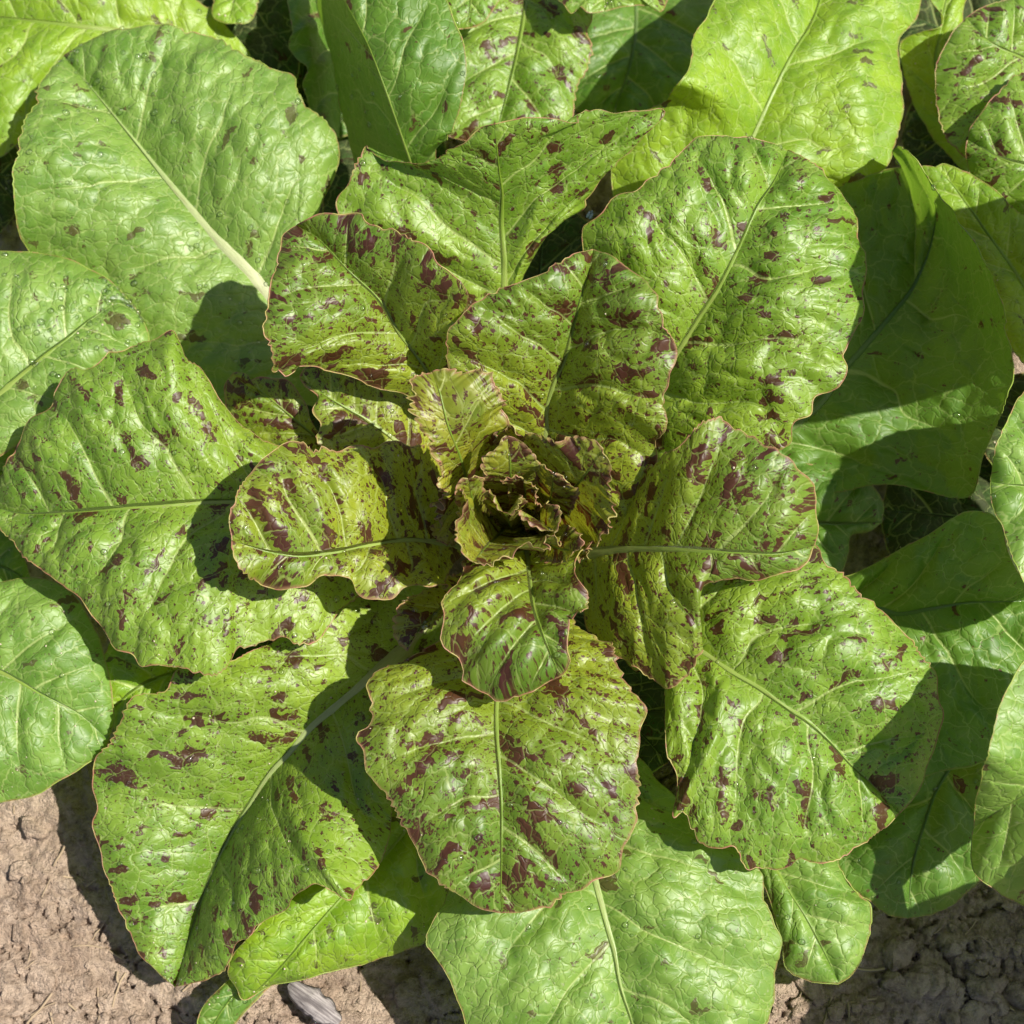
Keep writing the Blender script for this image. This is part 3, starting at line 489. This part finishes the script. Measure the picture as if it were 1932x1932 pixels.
  b=[(1170,830,3),(1340,640,5),(1500,420,7),(1560,350,7.8),(1600,347,8),(1640,336,8.2),(1669,321,8.2),(1691,270,8.4),(1702,204,8.6),(1702,164,8.6),(1696,110,8.6),(1698,69,8.6),(1731,26,8.6),(1735,0,8.4),(1720,-70,7.8),(1660,-120,7.3),(1590,-130,7)]),
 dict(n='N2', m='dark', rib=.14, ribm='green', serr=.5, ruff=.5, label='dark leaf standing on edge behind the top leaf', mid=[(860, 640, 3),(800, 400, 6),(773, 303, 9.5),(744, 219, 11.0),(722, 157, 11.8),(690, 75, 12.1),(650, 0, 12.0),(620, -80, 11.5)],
  a=[(840,640,3),(740,420,4.5),(680,330,5.5),(660,280,5.5),(640,180,6),(610,60,6.5),(590,-40,7.5),(620,-80,10)],
  b=[(880, 640, 3),(840, 400, 6),(822, 290, 8),(843, 252, 11.4),(861, 215, 11.799999999999999),(872, 175, 12.2),(879, 128, 12.6),(875, 84, 12.799999999999999),(857, 36, 13.0),(843, 0, 13.0),(800, -60, 13.0),(700, -100, 12.799999999999999),(620, -80, 10)]),
 dict(n='L4', m='lime', rib=.14, mid=[(420,1230,3.5),(330,1270,4.5),(260,1300,5),(200,1350,4.6)],
  a=[(420,1210,3.5),(300,1205,4.6),(210,1215,5),(180,1280,4.9),(200,1350,4.6)],
  b=[(430,1250,3.5),(350,1300,4.5),(300,1340,4.8),(240,1395,4.6),(200,1350,4.6)]),
 dict(n='T4', m='dark', rib=.2, ribm='dark', serr=.5, mid=[(1250,1000,3),(1400,990,4),(1500,985,4.8),(1580,990,4.6),(1665,985,4)],
  a=[(1250,980,3),(1420,900,4.6),(1560,880,5),(1650,915,4.6),(1668,945,4.2),(1665,985,4)],
  b=[(1250,1020,3),(1400,1060,4),(1500,1110,4.8),(1585,1085,4.8),(1600,1050,4.5),(1608,1010,4.2),(1640,1003,4),(1665,985,4)]),
]
TOPN = [
 dict(n='N4', m='lime', rib=.26, mid=[(480,130,3.5),(350,80,5),(219,57,6),(157,51,6.2),(73,42,6),(0,35,5.6),(-120,30,4.5)],
  a=[(480,110,3.5),(400,20,5),(300,-50,6),(150,-110,6.2),(0,-120,6),(-90,-60,5.2),(-120,30,4.5)],
  b=[(480,150,3.5),(380,140,4),(280,130,4.4),(150,180,4.8),(60,250,4.8),(0,295,4.8),(-60,270,4.6),(-110,150,4.5),(-120,30,4.5)]),
 dict(n='N5', m='lime', rib=.14, mid=[(500,-120,4.5),(460,-40,5.6),(430,45,5.8)], a=[(480,-120,4.5),(412,-20,5.6),(404,30,5.8),(430,45,5.8)], b=[(520,-120,4.5),(490,-20,5.6),(470,40,5.8),(430,45,5.8)]),
 dict(n='N3', m='dark', rib=.2, ribm='dark', ruff=1.6, mid=[(620, -200, 1),(630, -80, 3),(640, 40, 4),(650, 140, 4),(640, 260, 3)],
  a=[(600,-200,3),(550,-100,5.5),(547,0,6.8),(551,29,6.9),(561,66,6.9),(551,87,6.8),(565,109,6.7),(580,131,6.6),(569,157,6.4),(574,179,6.2),(600,230,5.6),(640,260,5)],
  b=[(640, -200, 1),(700, -100, 2.6),(740, 0, 3),(750, 130, 3),(700, 240, 3),(640, 260, 3)]),
 dict(n='BG', m='gap_shade', rib=.2, ribm='dark', mid=[(560,-160,2),(480,-20,3),(430,90,3.3),(420,240,2.8)], a=[(540,-160,2),(360,-60,3),(290,60,3.2),(330,220,3),(420,240,2.8)], b=[(580,-160,2),(580,0,3),(560,140,3.2),(500,260,3),(420,240,2.8)]),
 dict(n='Y1', m='mid', rib=.2, mid=[(1010,-200,5),(1000,-60,6.4),(985,60,6.8),(960,170,6.6),(930,275,6)],
  a=[(990,-200,5),(850,-80,6.2),(800,60,6.4),(800,180,6.2),(840,250,6),(890,268,6),(930,275,6)],
  b=[(1030,-200,5),(1100,-80,6.3),(1112,20,6.7),(1105,70,6.8),(1114,110,6.8),(1108,140,6.7),(1085,182,6.5),(1080,230,6.3),(1040,265,6),(980,280,6),(930,275,6)]),
 dict(n='N1', m='mid', rib=.1, mid=[(880,-120,8),(890,-40,8.6),(885,30,8.6),(875,54,8.3)], a=[(860,-120,8),(845,-30,8.6),(850,30,8.6),(862,54,8.4),(875,54,8.3)], b=[(920,-120,8),(950,-30,8.6),(940,10,8.6),(923,33,8.6),(895,50,8.4),(875,54,8.3)]),
 dict(n='D1', m='dark', rib=.2, ribm='dark', mid=[(1150, -150, 1.2),(1200, 0, 2.3),(1190, 120, 2.6),(1150, 230, 2.3)], a=[(1130, -150, 1.2),(1060, 0, 2.3),(1050, 130, 2.3),(1090, 220, 2.1),(1150, 230, 2.3)], b=[(1180, -150, 1.2),(1330, -30, 2.3),(1380, 80, 2.3),(1330, 180, 2.3),(1240, 240, 2.3),(1150, 230, 2.3)]),
 dict(n='F1', m='mid', rib=.1, ruff=1.6, mid=[(1150,-120,8),(1150,-40,9),(1140,22,9.3)], a=[(1130,-120,8),(1050,-50,9),(1050,-5,9),(1065,12,9.3),(1078,30,9.3),(1090,18,9.3),(1110,28,9.3),(1140,22,9.3)], b=[(1170,-120,8),(1270,-60,9),(1255,0,9),(1240,22,9.3),(1220,12,9.3),(1190,15,9.3),(1165,18,9.3),(1140,22,9.3)]),
]
RIGHTUP = [
 dict(n='Q4', m='mid', rib=.2, puff=1.3, serr=.6, mid=[(2100,220,5),(2000,155,7.5),(1932,113,9),(1869,80,9.8),(1822,33,9.5)],
  a=[(2110,200,5),(2060,60,7.5),(1990,-20,9),(1920,-12,9.6),(1895,0,9.7),(1847,15,9.7),(1822,33,9.5)],
  b=[(2090,240,5),(2000,280,6.5),(1920,310,7.5),(1850,305,7.5),(1811,284,7.8),(1785,248,8),(1771,204,8.3),(1763,157,8.6),(1767,120,8.9),(1778,95,9.2),(1796,62,9.4),(1822,33,9.5)]),
 dict(n='Q6', m='mid', rib=.2, mid=[(2150,420,6),(2040,360,8.5),(1960,320,9.5),(1890,300,9.6),(1826,262,9.2)],
  a=[(2150,400,6),(2040,240,8.5),(1960,140,9.8),(1913,146,10),(1877,182,10),(1847,222,9.9),(1830,245,9.6),(1826,262,9.2)],
  b=[(2150,440,6),(2060,480,7),(1960,460,7.6),(1880,400,8),(1840,350,8.2),(1822,305,8.6),(1822,280,9),(1826,262,9.2)]),
 dict(n='Q7', m='lime', rib=.2, serr=.6, mid=[(2080,800,5.5),(1990,640,7),(1920,520,8),(1850,420,8.6),(1800,350,8.8),(1765,315,8.8)],
  a=[(2060,810,5.5),(1960,740,7),(1880,600,7.6),(1820,480,8),(1760,390,8.3),(1735,335,8.6),(1740,312,8.7),(1765,315,8.8)],
  b=[(2100,780,5.5),(2040,600,7.2),(1980,460,8.4),(1910,390,9.2),(1895,372,9.4),(1877,354,9.4),(1847,335,9.2),(1796,313,9),(1780,308,8.9),(1765,315,8.8)]),
 dict(n='Q5', m='lime', rib=.16, serr=.5, mid=[(1850,330,3.5),(1790,200,5),(1765,120,6),(1778,40,6.8),(1800,-60,7)],
  a=[(1830,340,3.5),(1760,260,4.6),(1710,160,5.6),(1697,80,6.5),(1738,60,7),(1772,50,7.3),(1777,32,7.3),(1756,0,7.3),(1745,-50,7),(1800,-60,7)],
  b=[(1870,320,3.5),(1835,200,5),(1818,100,6),(1818,20,6.8),(1830,-50,7),(1800,-60,7)]),

 dict(n='Q8', m='lime', rib=.3, mid=[(2420,420,8),(2300,420,15),(2180,420,19.5),(2070,425,21.5),(1955,430,21)],
  a=[(2420,400,8),(2320,280,14),(2200,210,19),(2080,220,21.5),(2000,290,22),(1955,370,21.5),(1955,430,21)],
  b=[(2420,440,8),(2320,540,14),(2200,580,19),(2080,575,21.5),(2000,540,22),(1960,490,21.5),(1955,430,21)]),
]
RIGHTMID = [
 dict(n='Q1', m='outer', rib=.24, mid=[(2150, 930, 9.0),(2050, 925, 11.6),(1960, 920, 13.4),(1900, 915, 13.9),(1868, 908, 13.6)],
  a=[(2150, 910, 9.0),(2080, 780, 11.6),(2000, 720, 13.4),(1945, 735, 14.2),(1913, 770, 14.4),(1895, 814, 14.4),(1880, 843, 14.3),(1873, 872, 14.0),(1868, 908, 13.6)],
  b=[(2150, 950, 9.0),(2090, 1100, 11.6),(2010, 1140, 13.0),(1950, 1110, 13.6),(1925, 1075, 14.0),(1905, 1025, 14.0),(1893, 989, 13.9),(1880, 970, 13.8),(1869, 937, 13.7),(1868, 908, 13.6)]),
 dict(n='Q2', m='outer', rib=.26, mid=[(2200, 1330, 10.0),(2060, 1420, 12.6),(1970, 1480, 13.0),(1900, 1520, 11.9),(1838, 1560, 9.8)], serr=.7,
  a=[(2190, 1310, 10.0),(2100, 1220, 12.6),(2000, 1200, 14.4),(1940, 1238, 15.2),(1909, 1290, 15.4),(1891, 1330, 15.4),(1877, 1373, 15.4),(1866, 1421, 15.3),(1855, 1465, 14.1),(1840, 1519, 11.6),(1838, 1560, 9.8)],
  b=[(2210, 1350, 10.0),(2150, 1550, 12.0),(2050, 1690, 13.4),(1960, 1715, 9.2),(1906, 1698, 9.2),(1862, 1672, 9.2),(1844, 1654, 9.2),(1833, 1618, 9.2),(1831, 1585, 9.3),(1838, 1560, 9.8)]),
 dict(n='Q3', m='dark', puff=1.5, rib=.22, ribm='dark', serr=.5, ruff=.5, mid=[(1990,1050,2),(1880,1290,3.6),(1796,1443,4.3),(1767,1494,4.4),(1745,1556,4.4),(1723,1629,4),(1714,1733,3)],
  a=[(1970,1050,2),(1800,1260,3.4),(1660,1440,4),(1590,1550,4.2),(1580,1620,4.1),(1600,1665,3.9),(1640,1700,3.5),(1680,1727,3.1),(1714,1733,3)],
  b=[(2010,1060,2),(1950,1320,3.6),(1900,1480,4),(1880,1580,4),(1862,1640,3.8),(1847,1663,3.6),(1825,1683,3.5),(1796,1709,3.3),(1767,1723,3.1),(1714,1733,3)]),

 dict(n='Q9', m='outer', rib=.3, mid=[(2670, 1670, 7),(2520, 1750, 12),(2370, 1830, 15),(2260, 1880, 16.5),(2155, 1920, 16)],
  a=[(2660, 1650, 7),(2500, 1590, 11),(2350, 1620, 14.5),(2230, 1730, 16.5),(2165, 1830, 16.6),(2155, 1920, 16)],
  b=[(2680, 1780, 7),(2570, 2040, 11),(2450, 2160, 14),(2300, 2180, 15.5),(2200, 2120, 16),(2155, 2010, 16)]),
]
LEFTUP = [
 dict(n='L1', m='outer', rib=.3, serr=.4, ruff=.5, mid=[(-180,900,5),(-90,820,6.5),(0,744,7.5),(73,682,7.9),(128,639,8),(175,600,7.8),(225,572,7.6),(258,585,7.4)], arch=(.14,.14),
  a=[(-190,890,5),(-140,700,6.5),(-80,540,7.4),(-30,480,7.6),(36,474,7.7),(91,478,7.7),(128,489,7.7),(164,507,7.7),(200,525,7.7),(226,547,7.6),(258,585,7.4)],
  b=[(-170,920,5),(-80,900,6),(0,860,6.8),(80,810,7.2),(160,760,7.2),(230,710,7.2),(270,665,7.3),(279,640,7.4),(273,612,7.4),(258,585,7.4)]),
]
LEFTLOW = [
 dict(n='L2', m='dusty', rib=.22, serr=.35, ruff=.5, mid=[(-260,1180,4.5),(-130,1225,5.6),(0,1268,6.2),(36,1286,6.2),(73,1308,6.1),(109,1326,5.9),(153,1350,5.4),(205,1398,4.8)], arch=(.12,.12),
  a=[(-250,1160,4.5),(-120,1120,5.6),(0,1095,6),(80,1090,6.2),(130,1115,6.3),(160,1150,6.3),(180,1190,6.2),(195,1230,6),(207,1280,5.6),(215,1319,5.3),(217,1355,5),(205,1398,4.8)],
  b=[(-260,1200,4.5),(-180,1350,4.6),(-100,1460,4.6),(-30,1512,4.4),(36,1508,4.4),(73,1497,4.4),(106,1479,4.4),(139,1461,4.5),(164,1443,4.6),(193,1421,4.7),(205,1398,4.8)]),
 dict(n='L3', m='dark', rib=.16, ribm='dark', mid=[(-200,1100,3),(0,1070,4.6),(60,1100,4.2)], a=[(-200,1080,3),(-60,990,4.6),(20,1000,4.6),(60,1100,4.2)], b=[(-200,1120,3),(-60,1140,4.2),(30,1128,4.2),(60,1100,4.2)]),
 dict(n='L5', m='dark', rib=.16, ribm='dark', mid=[(-200,900,3),(-60,880,4.6),(40,900,4.2)], a=[(-200,880,3),(-60,800,4.6),(20,820,4.6),(40,900,4.2)], b=[(-200,920,3),(-60,970,4.2),(20,960,4.2),(40,900,4.2)]),
]
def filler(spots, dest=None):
    """low leaves added to fill the gaps, coloured near black for the shade there"""
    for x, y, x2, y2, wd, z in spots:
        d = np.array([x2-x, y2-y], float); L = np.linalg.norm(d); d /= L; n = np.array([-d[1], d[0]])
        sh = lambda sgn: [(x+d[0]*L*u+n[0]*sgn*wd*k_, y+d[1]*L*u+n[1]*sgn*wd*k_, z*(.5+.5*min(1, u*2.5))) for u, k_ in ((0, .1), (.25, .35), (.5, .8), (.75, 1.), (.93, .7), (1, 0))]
        (CENTRAL if dest is None else dest).append(dict(n='fill', m='gap_shade', rib=.1, ribm='dark', mid=[(x, y, z*.5), ((x+x2)/2, (y+y2)/2, z), (x2, y2, z)], a=sh(-1), b=sh(1)))
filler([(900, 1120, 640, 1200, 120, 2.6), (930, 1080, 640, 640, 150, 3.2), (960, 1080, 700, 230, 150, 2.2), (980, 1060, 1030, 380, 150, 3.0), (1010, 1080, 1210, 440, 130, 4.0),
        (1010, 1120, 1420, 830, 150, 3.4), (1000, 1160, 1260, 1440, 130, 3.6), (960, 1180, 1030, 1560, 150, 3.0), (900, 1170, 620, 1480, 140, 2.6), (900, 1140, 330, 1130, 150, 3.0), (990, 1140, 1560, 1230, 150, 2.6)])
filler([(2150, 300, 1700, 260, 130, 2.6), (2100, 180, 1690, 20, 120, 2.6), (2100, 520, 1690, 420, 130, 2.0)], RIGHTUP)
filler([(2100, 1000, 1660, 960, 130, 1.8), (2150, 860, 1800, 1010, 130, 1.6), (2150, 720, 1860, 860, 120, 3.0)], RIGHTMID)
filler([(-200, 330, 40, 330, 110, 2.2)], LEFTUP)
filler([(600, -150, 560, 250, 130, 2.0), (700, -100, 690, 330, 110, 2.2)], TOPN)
def plant(label, base, specs, group='lettuce plants growing in the bed'):
    b = at(*base); b[2] = 0
    r = empty('lettuce_plant', b); tag(r, label, 'lettuce', group)
    for i, sp in enumerate(specs): build_leaf(r, sp, len(GRID)+1)
    # the short stalk the leaves grow from
    n = 12; hh = np.array([-.01, .01, .03, .045]); rr = np.array([.016, .018, .015, .006])
    th = np.linspace(0, 2*np.pi, n, endpoint=False)
    V = np.stack([np.cos(th)[None]*rr[:, None], np.sin(th)[None]*rr[:, None], np.repeat(hh[:, None], n, 1)], -1).reshape(-1, 3)
    me = mesh_from('stem', V, strip_faces(4, n, True)); attr(me, 'lc', V*100); attr(me, 'along', np.repeat([0, .2, .5, 1], n))
    obj('stem', me, RIB['pale'], r)
    return r
plant('big open lettuce rosette in the middle, leaves flecked with dark maroon, ruffled heart', (960, 1150, 0), CENTRAL)
plant('lettuce behind the big rosette, leaves cut off by the top of the photo', (760, -420, 0), TOPN)
plant('lettuce at the upper right corner with a puckered dark green leaf', (2250, 420, 0), RIGHTUP)
plant('lettuce at the right edge with plain pale round leaves over bare soil', (2250, 1200, 0), RIGHTMID)
plant('lettuce at the left edge with a dewy pale leaf under the big cream ribbed leaf', (-330, 960, 0), LEFTUP)
plant('lettuce at the lower left with a dusty round leaf above dry soil', (-380, 1180, 0), LEFTLOW)
# ------------------------------------------------------------------ soil
def soil_h(x, y):
    X, Y = x*100, y*100
    h = .5*fbm(X*.16, Y*.16, 3.1, 3)+.30*fbm(X*.6, Y*.6, 8.2, 5, .62)+.10*fbm(X*2.2, Y*2.2, 1.7, 4, .7)-.16*np.clip(.25-np.abs(vnoise(X*.55+3, Y*.55, 2)), 0, 1)
    d1, d2, _ = vor2(X*.19+.45*fbm(X*.5, Y*.5)+40, Y*.19+.45*fbm(X*.5, Y*.5, 9)+40, 3)
    h -= .5*np.clip(1-(d2-d1)/.045, 0, 1)*np.clip(.4+vnoise(X*.11, Y*.11, 5)*2, 0, 1)
    h += .05*fbm(X*6., Y*6., 4.4, 2, .6)+.10*np.abs(fbm(X*1.3, Y*1.3, 6.6, 3, .6))
    return h/100
ax = np.concatenate([-np.geomspace(40, .31, 30), np.linspace(-.30, .30, 560), np.geomspace(.31, 40, 30)])
ay = np.concatenate([-np.geomspace(40, .29, 30), np.linspace(-.28, -.06, 230), np.linspace(-.057, .30, 120), np.geomspace(.31, 40, 30)])
gx, gy = np.meshgrid(ax, ay, indexing='ij')
gz = soil_h(gx, gy)*np.clip(1.6-np.hypot(gx, gy), .1, 1)-.003
me = mesh_from('soil_ground', np.stack([gx, gy, gz], -1).reshape(-1, 3), strip_faces(len(ax), len(ay)))
k = NK('dry_soil')
g = k.n('ShaderNodeNewGeometry').outputs['Position']; g = k.scale(g, 100.)
n1 = k.noise(g, .35, 4, .6); n2 = k.noise(g, 2.2, 5, .65); n3 = k.noise(g, 11., 4, .7); v = k.vor(g, 7., 'F1')
col = k.mix(k.ramp(n1, .3, .7), (.49, .36, .265), (.65, .505, .385))
col = k.mix(k.ramp(n2, .40, .72, 0, .75), col, (.20, .14, .10))
col = k.mix(k.ramp(n3, .56, .72, 0, .6), col, (.47, .37, .28))
col = k.mix(k.ramp(n3, .26, .40, .6, 0), col, (.09, .06, .045))
hh = k.math('ADD', k.math('MULTIPLY', n2, .8), k.math('MULTIPLY', n3, .35))
hh = k.math('SUBTRACT', hh, k.math('MULTIPLY', v, .15))
SOIL = k.out(k.bsdf(Base_Color=col, Roughness=.95, Specular_IOR_Level=.15, Normal=k.bump(hh, .009, 1.)))
gr = obj('soil_ground', me, SOIL); gr['kind'] = 'structure'

ICO_V = None
def lump(rs, r, sub=2):
    global ICO_V
    import bmesh
    if ICO_V is None: ICO_V = {}
    if sub not in ICO_V:
        bm = bmesh.new(); bmesh.ops.create_icosphere(bm, subdivisions=sub, radius=1)
        ICO_V[sub] = (np.array([v.co[:] for v in bm.verts]), np.array([[v.index for v in f.verts] for f in bm.faces])); bm.free()
    V, Fc = ICO_V[sub]; o = rs.rand(3)*90
    h = 1+.40*fbm(V[:, 0]*1.2+o[0], V[:, 1]*1.2+o[1], V[:, 2]*1.2+o[2], 4, .62)
    V = V*h[:, None]
    for _ in range(7):                                    # broken flat faces
        d = rs.randn(3); d /= np.linalg.norm(d); lim = .45+.35*rs.rand(); q = V@d; V = V-np.outer(np.maximum(q-lim, 0), d)
    a = rs.rand()*6.28; ca, sa = math.cos(a), math.sin(a)
    V = (V*np.array([1.15, .9, .62]))@np.array([[ca, sa, 0], [-sa, ca, 0], [0, 0, 1]])
    return V*r, Fc
rs = np.random.RandomState(5)
VV, FF, n = [], [], 0
for i in range(4200):
    x, y = at(rs.rand()*2132-100, 1932*(rs.rand()**.55)+60, 0)[:2]
    if rs.rand() > .35+.9*max(0, vnoise(x*14, y*14, 2)+.3): continue
    r = .0008+.0026*rs.rand()**3
    V, Fc = lump(rs, r, 1); VV.append(V+np.array([x, y, float(soil_h(np.array([x]), np.array([y]))[0])-.003+r*.15])); FF.append(Fc+n); n += len(V)
cr = obj('soil_crumbs', mesh_from('soil_crumbs', np.vstack(VV), np.vstack(FF), False), SOIL); tag(cr, 'small crumbs of dry brown soil strewn over the bed', 'soil crumbs', kind='stuff')
rs = np.random.RandomState(17)
clods = [(1480+rs.rand()*470, 1770+rs.rand()*170, .32+.5*rs.rand()**2) for _ in range(34)]+[(1690, 1800, .85), (1860, 1870, .9), (1760, 1850, .8)]
for x, y, r in clods:
    V, Fc = lump(rs, r/100, 3)
    me = mesh_from('soil_clod', V, Fc); o = obj('soil_clod', me, SOIL)
    p = at(x, y, 0); p[2] = float(soil_h(p[:1], p[1:2])[0])-.003+r/100*.05; o.location = p
    tag(o, 'rough brown soil clod on the shaded ground at the lower right', 'soil clod', 'soil clods on the shaded ground')
clods = [(40,1640,.55),(70,1840,.6),(150,1850,.5),(700,1900,.8),(760,1870,.7),(650,1920,.5),(30,1760,.5),(200,1890,.55),(60,1560,.5)]
for x, y, r in clods:
    V, Fc = lump(rs, r/100, 3)
    me = mesh_from('soil_clod', V*np.array([1, 1, .7]), Fc); o = obj('soil_clod', me, SOIL)
    p = at(x, y, 0); p[2] = float(soil_h(p[:1], p[1:2])[0])-.003+r/100*.1; o.location = p
    tag(o, 'flat crusty soil clod on the sunlit ground at the lower left', 'soil clod', 'crusty clods on the sunlit ground')

# a grey sliver of dead wood on the soil
k = NK('dead_wood')
tc = k.n('ShaderNodeTexCoord').outputs['Object']
wn = k.noise(k.vmath('MULTIPLY', tc, (60, 900, 500)), 1., 4, .6)
WOOD = k.out(k.bsdf(Base_Color=k.mix(k.ramp(wn, .35, .7), (.10, .085, .085), (.30, .27, .26)), Roughness=.9, Normal=k.bump(wn, .001)))
def sliver(a, b, wd, label):
    p, q = at(*a), at(*b); L = np.linalg.norm(q-p); n = 26; u = np.linspace(0, 1, n)
    wv = wd/200*np.sin(np.pi*np.clip(u*.94+.03, 0, 1))**.6*(1+.25*vnoise(u*9, L*900)); zz = .0012*vnoise(u*4, L*300)
    V = np.stack([np.stack([(u-.5)*L, sgn*wv+.0006*vnoise(u*12, sgn), zz+hz], -1) for sgn, hz in ((-1, .0), (-.7, .0022), (.7, .0028), (1, .0004), (0, -.001))], 1)
    me = mesh_from('wood_sliver', V.reshape(-1, 3), strip_faces(n, 5, True)); o = obj('wood_sliver', me, WOOD)
    d = q-p; o.location = (p+q)/2; o.rotation_euler = (0, -math.asin(d[2]/L), math.atan2(d[1], d[0])); tag(o, label, 'wood sliver')
sliver((545,1858,.5), (640,1930,.4), 1.1, 'grey split sliver of dead wood lying on the soil below the leaves')

k = NK('dry_stalk'); STALK = k.out(k.bsdf(Base_Color=k.mix(k.noise(k.scale(k.n('ShaderNodeTexCoord').outputs['Object'], 60.), 1., 2), (.16, .11, .07), (.40, .31, .20)), Roughness=.9))
rs = np.random.RandomState(33); VV, FF, n = [], [], 0
for i in range(130):
    x, y = at(rs.rand()*2000-30, 1480+rs.rand()*500, 0)[:2]
    L = .004+.012*rs.rand()**2; an = rs.rand()*6.28; u = np.linspace(-.5, .5, 5); bend = (rs.rand()-.5)*.5
    px = x+L*(u*math.cos(an)-bend*u*u*math.sin(an)); py = y+L*(u*math.sin(an)+bend*u*u*math.cos(an))
    pz = np.maximum.accumulate(soil_h(px, py))*.5+soil_h(px, py)*.5-.003+.0006
    tb = tube(np.stack([px, py, pz], 1), np.array([[0, 0, 1.]]*5), np.full(5, .00022+.0004*rs.rand()), np.full(5, .00022), 5)
    VV.append(tb.reshape(-1, 3)); FF.append(strip_faces(5, 5, True)+n); n += 25
o = obj('dry_plant_bits', mesh_from('dry_plant_bits', np.vstack(VV), np.vstack(FF)), STALK); tag(o, 'short dry bits of stalk and root scattered over the soil', 'plant debris', kind='stuff')

# ------------------------------------------------------------------ dew, grit
k = NK('water')
gl = k.n('ShaderNodeBsdfGlossy'); gl.inputs['Roughness'].default_value = .10; tp = k.n('ShaderNodeBsdfTransparent'); fr = k.n('ShaderNodeFresnel'); fr.inputs[0].default_value = 1.33
mx = k.n('ShaderNodeMixShader'); k.t.links.new(k.math('ADD', k.math('MULTIPLY', fr.outputs[0], .8), .04, clamp=True), mx.inputs[0]); k.t.links.new(tp.outputs[0], mx.inputs[1]); k.t.links.new(gl.outputs[0], mx.inputs[2])
WATER = k.out(mx.outputs[0])
k = NK('sand_grain'); GRIT = k.out(k.bsdf(Base_Color=(.42, .36, .26), Roughness=.9))
def scatter(name, counts, rmin, rmax, power, squash, mat, label, cat, sub=1, skew=None):
    rs = np.random.RandomState(21)
    V0, F0 = lump(rs, 1, sub); V0, F0 = ICO_V[sub]
    VV, FF, n = [], [], 0
    for spec, P, N in GRID:
        c = counts.get(spec['n'], counts.get('*', 0))
        nu, nv = P.shape[:2]
        for _ in range(c):
            i, j = rs.randint(int(nu*.12), nu-2), rs.randint(1, nv-2)
            if vnoise(P[i, j, 0]*60, P[i, j, 1]*60, 4.4) < -.25+.4*rs.rand(): continue
            r = rmin+(rmax-rmin)*rs.rand()**power
            nn = N[i, j]; t1 = np.cross(nn, [0.3, .9, .1]); t1 /= np.linalg.norm(t1); t2 = np.cross(nn, t1)
            V = (V0*np.array([r*(.8+.4*rs.rand()), r, r*squash]))@np.stack([t1, t2, nn])
            VV.append(P[i, j]+V+nn*r*squash*.25); FF.append(F0+n); n += len(V0)
    o = obj(name, mesh_from(name, np.vstack(VV), np.vstack(FF)), mat); tag(o, label, cat, kind='stuff')
scatter('dew_drops', {'*': 25, 'O1': 340, 'L1': 420, 'S3': 120, 'S5': 90, 'O4': 160, 'S6': 120, 'Y1': 60, 'N4': 90, 'T1': 40, 'T2': 40, 'O2': 60, 'N2': 80, 'S4': 120, 'Q3': 60, 'O3': 30}, .0004, .0015, 2.0, .8, WATER, 'clear dew drops beaded on the lettuce leaves', 'dew', 2)
scatter('sand_grains', {'*': 8, 'S4': 90, 'L2': 120, 'O6': 60, 'O4': 60, 'S5': 30, 'O5': 20, 'S3': 20}, .00015, .0006, 2.5, .6, GRIT, 'pale grains of sand and dust stuck on the lower leaves', 'sand grains', 1)

# a tiny grey blue fly resting on a leaf margin
k = NK('fly_body'); FLY = k.out(k.bsdf(Base_Color=(.09, .13, .15), Roughness=.4, Metallic=.3))
k = NK('fly_wing'); WING = k.out(k.bsdf(Base_Color=(.16, .22, .24), Roughness=.4))
lump(np.random.RandomState(1), 1, 2); V0, F0 = ICO_V[2]
pf = at(1114, 407, 10.75)
fly = empty('fly', pf+np.array([0, 0, .0012])); fly.rotation_euler = (0, 0, R(62)); tag(fly, 'tiny grey blue fly resting on the edge of a speckled leaf', 'fly')
def blob(name, c, r, mat, parent): return obj(name, mesh_from(name, V0*np.array(r)+np.array(c), F0), mat, parent)
blob('abdomen', (-.0009, 0, 0), (.0013, .0006, .0006), FLY, fly); blob('thorax', (.0006, 0, .0001), (.0007, .0006, .0006), FLY, fly); blob('head', (.0015, 0, 0), (.0004, .0005, .0004), FLY, fly)
for sg in (-1, 1): blob('wing', (-.0009, sg*.0007, .0007), (.0017, .0006, .00005), WING, fly)
for sg in (-1, 1):
    for q in (-.4, .1, .6):
        pt = np.array([[q*.001, sg*.0005, 0], [q*.0018, sg*.0011, .0003], [q*.0024, sg*.0016, -.0012]]); rr = np.full(3, .00007)
        obj('leg', mesh_from('leg', tube(pt, np.array([[1., 0, .1]]*3), rr, rr, 5).reshape(-1, 3), strip_faces(3, 5, True)), FLY, fly)
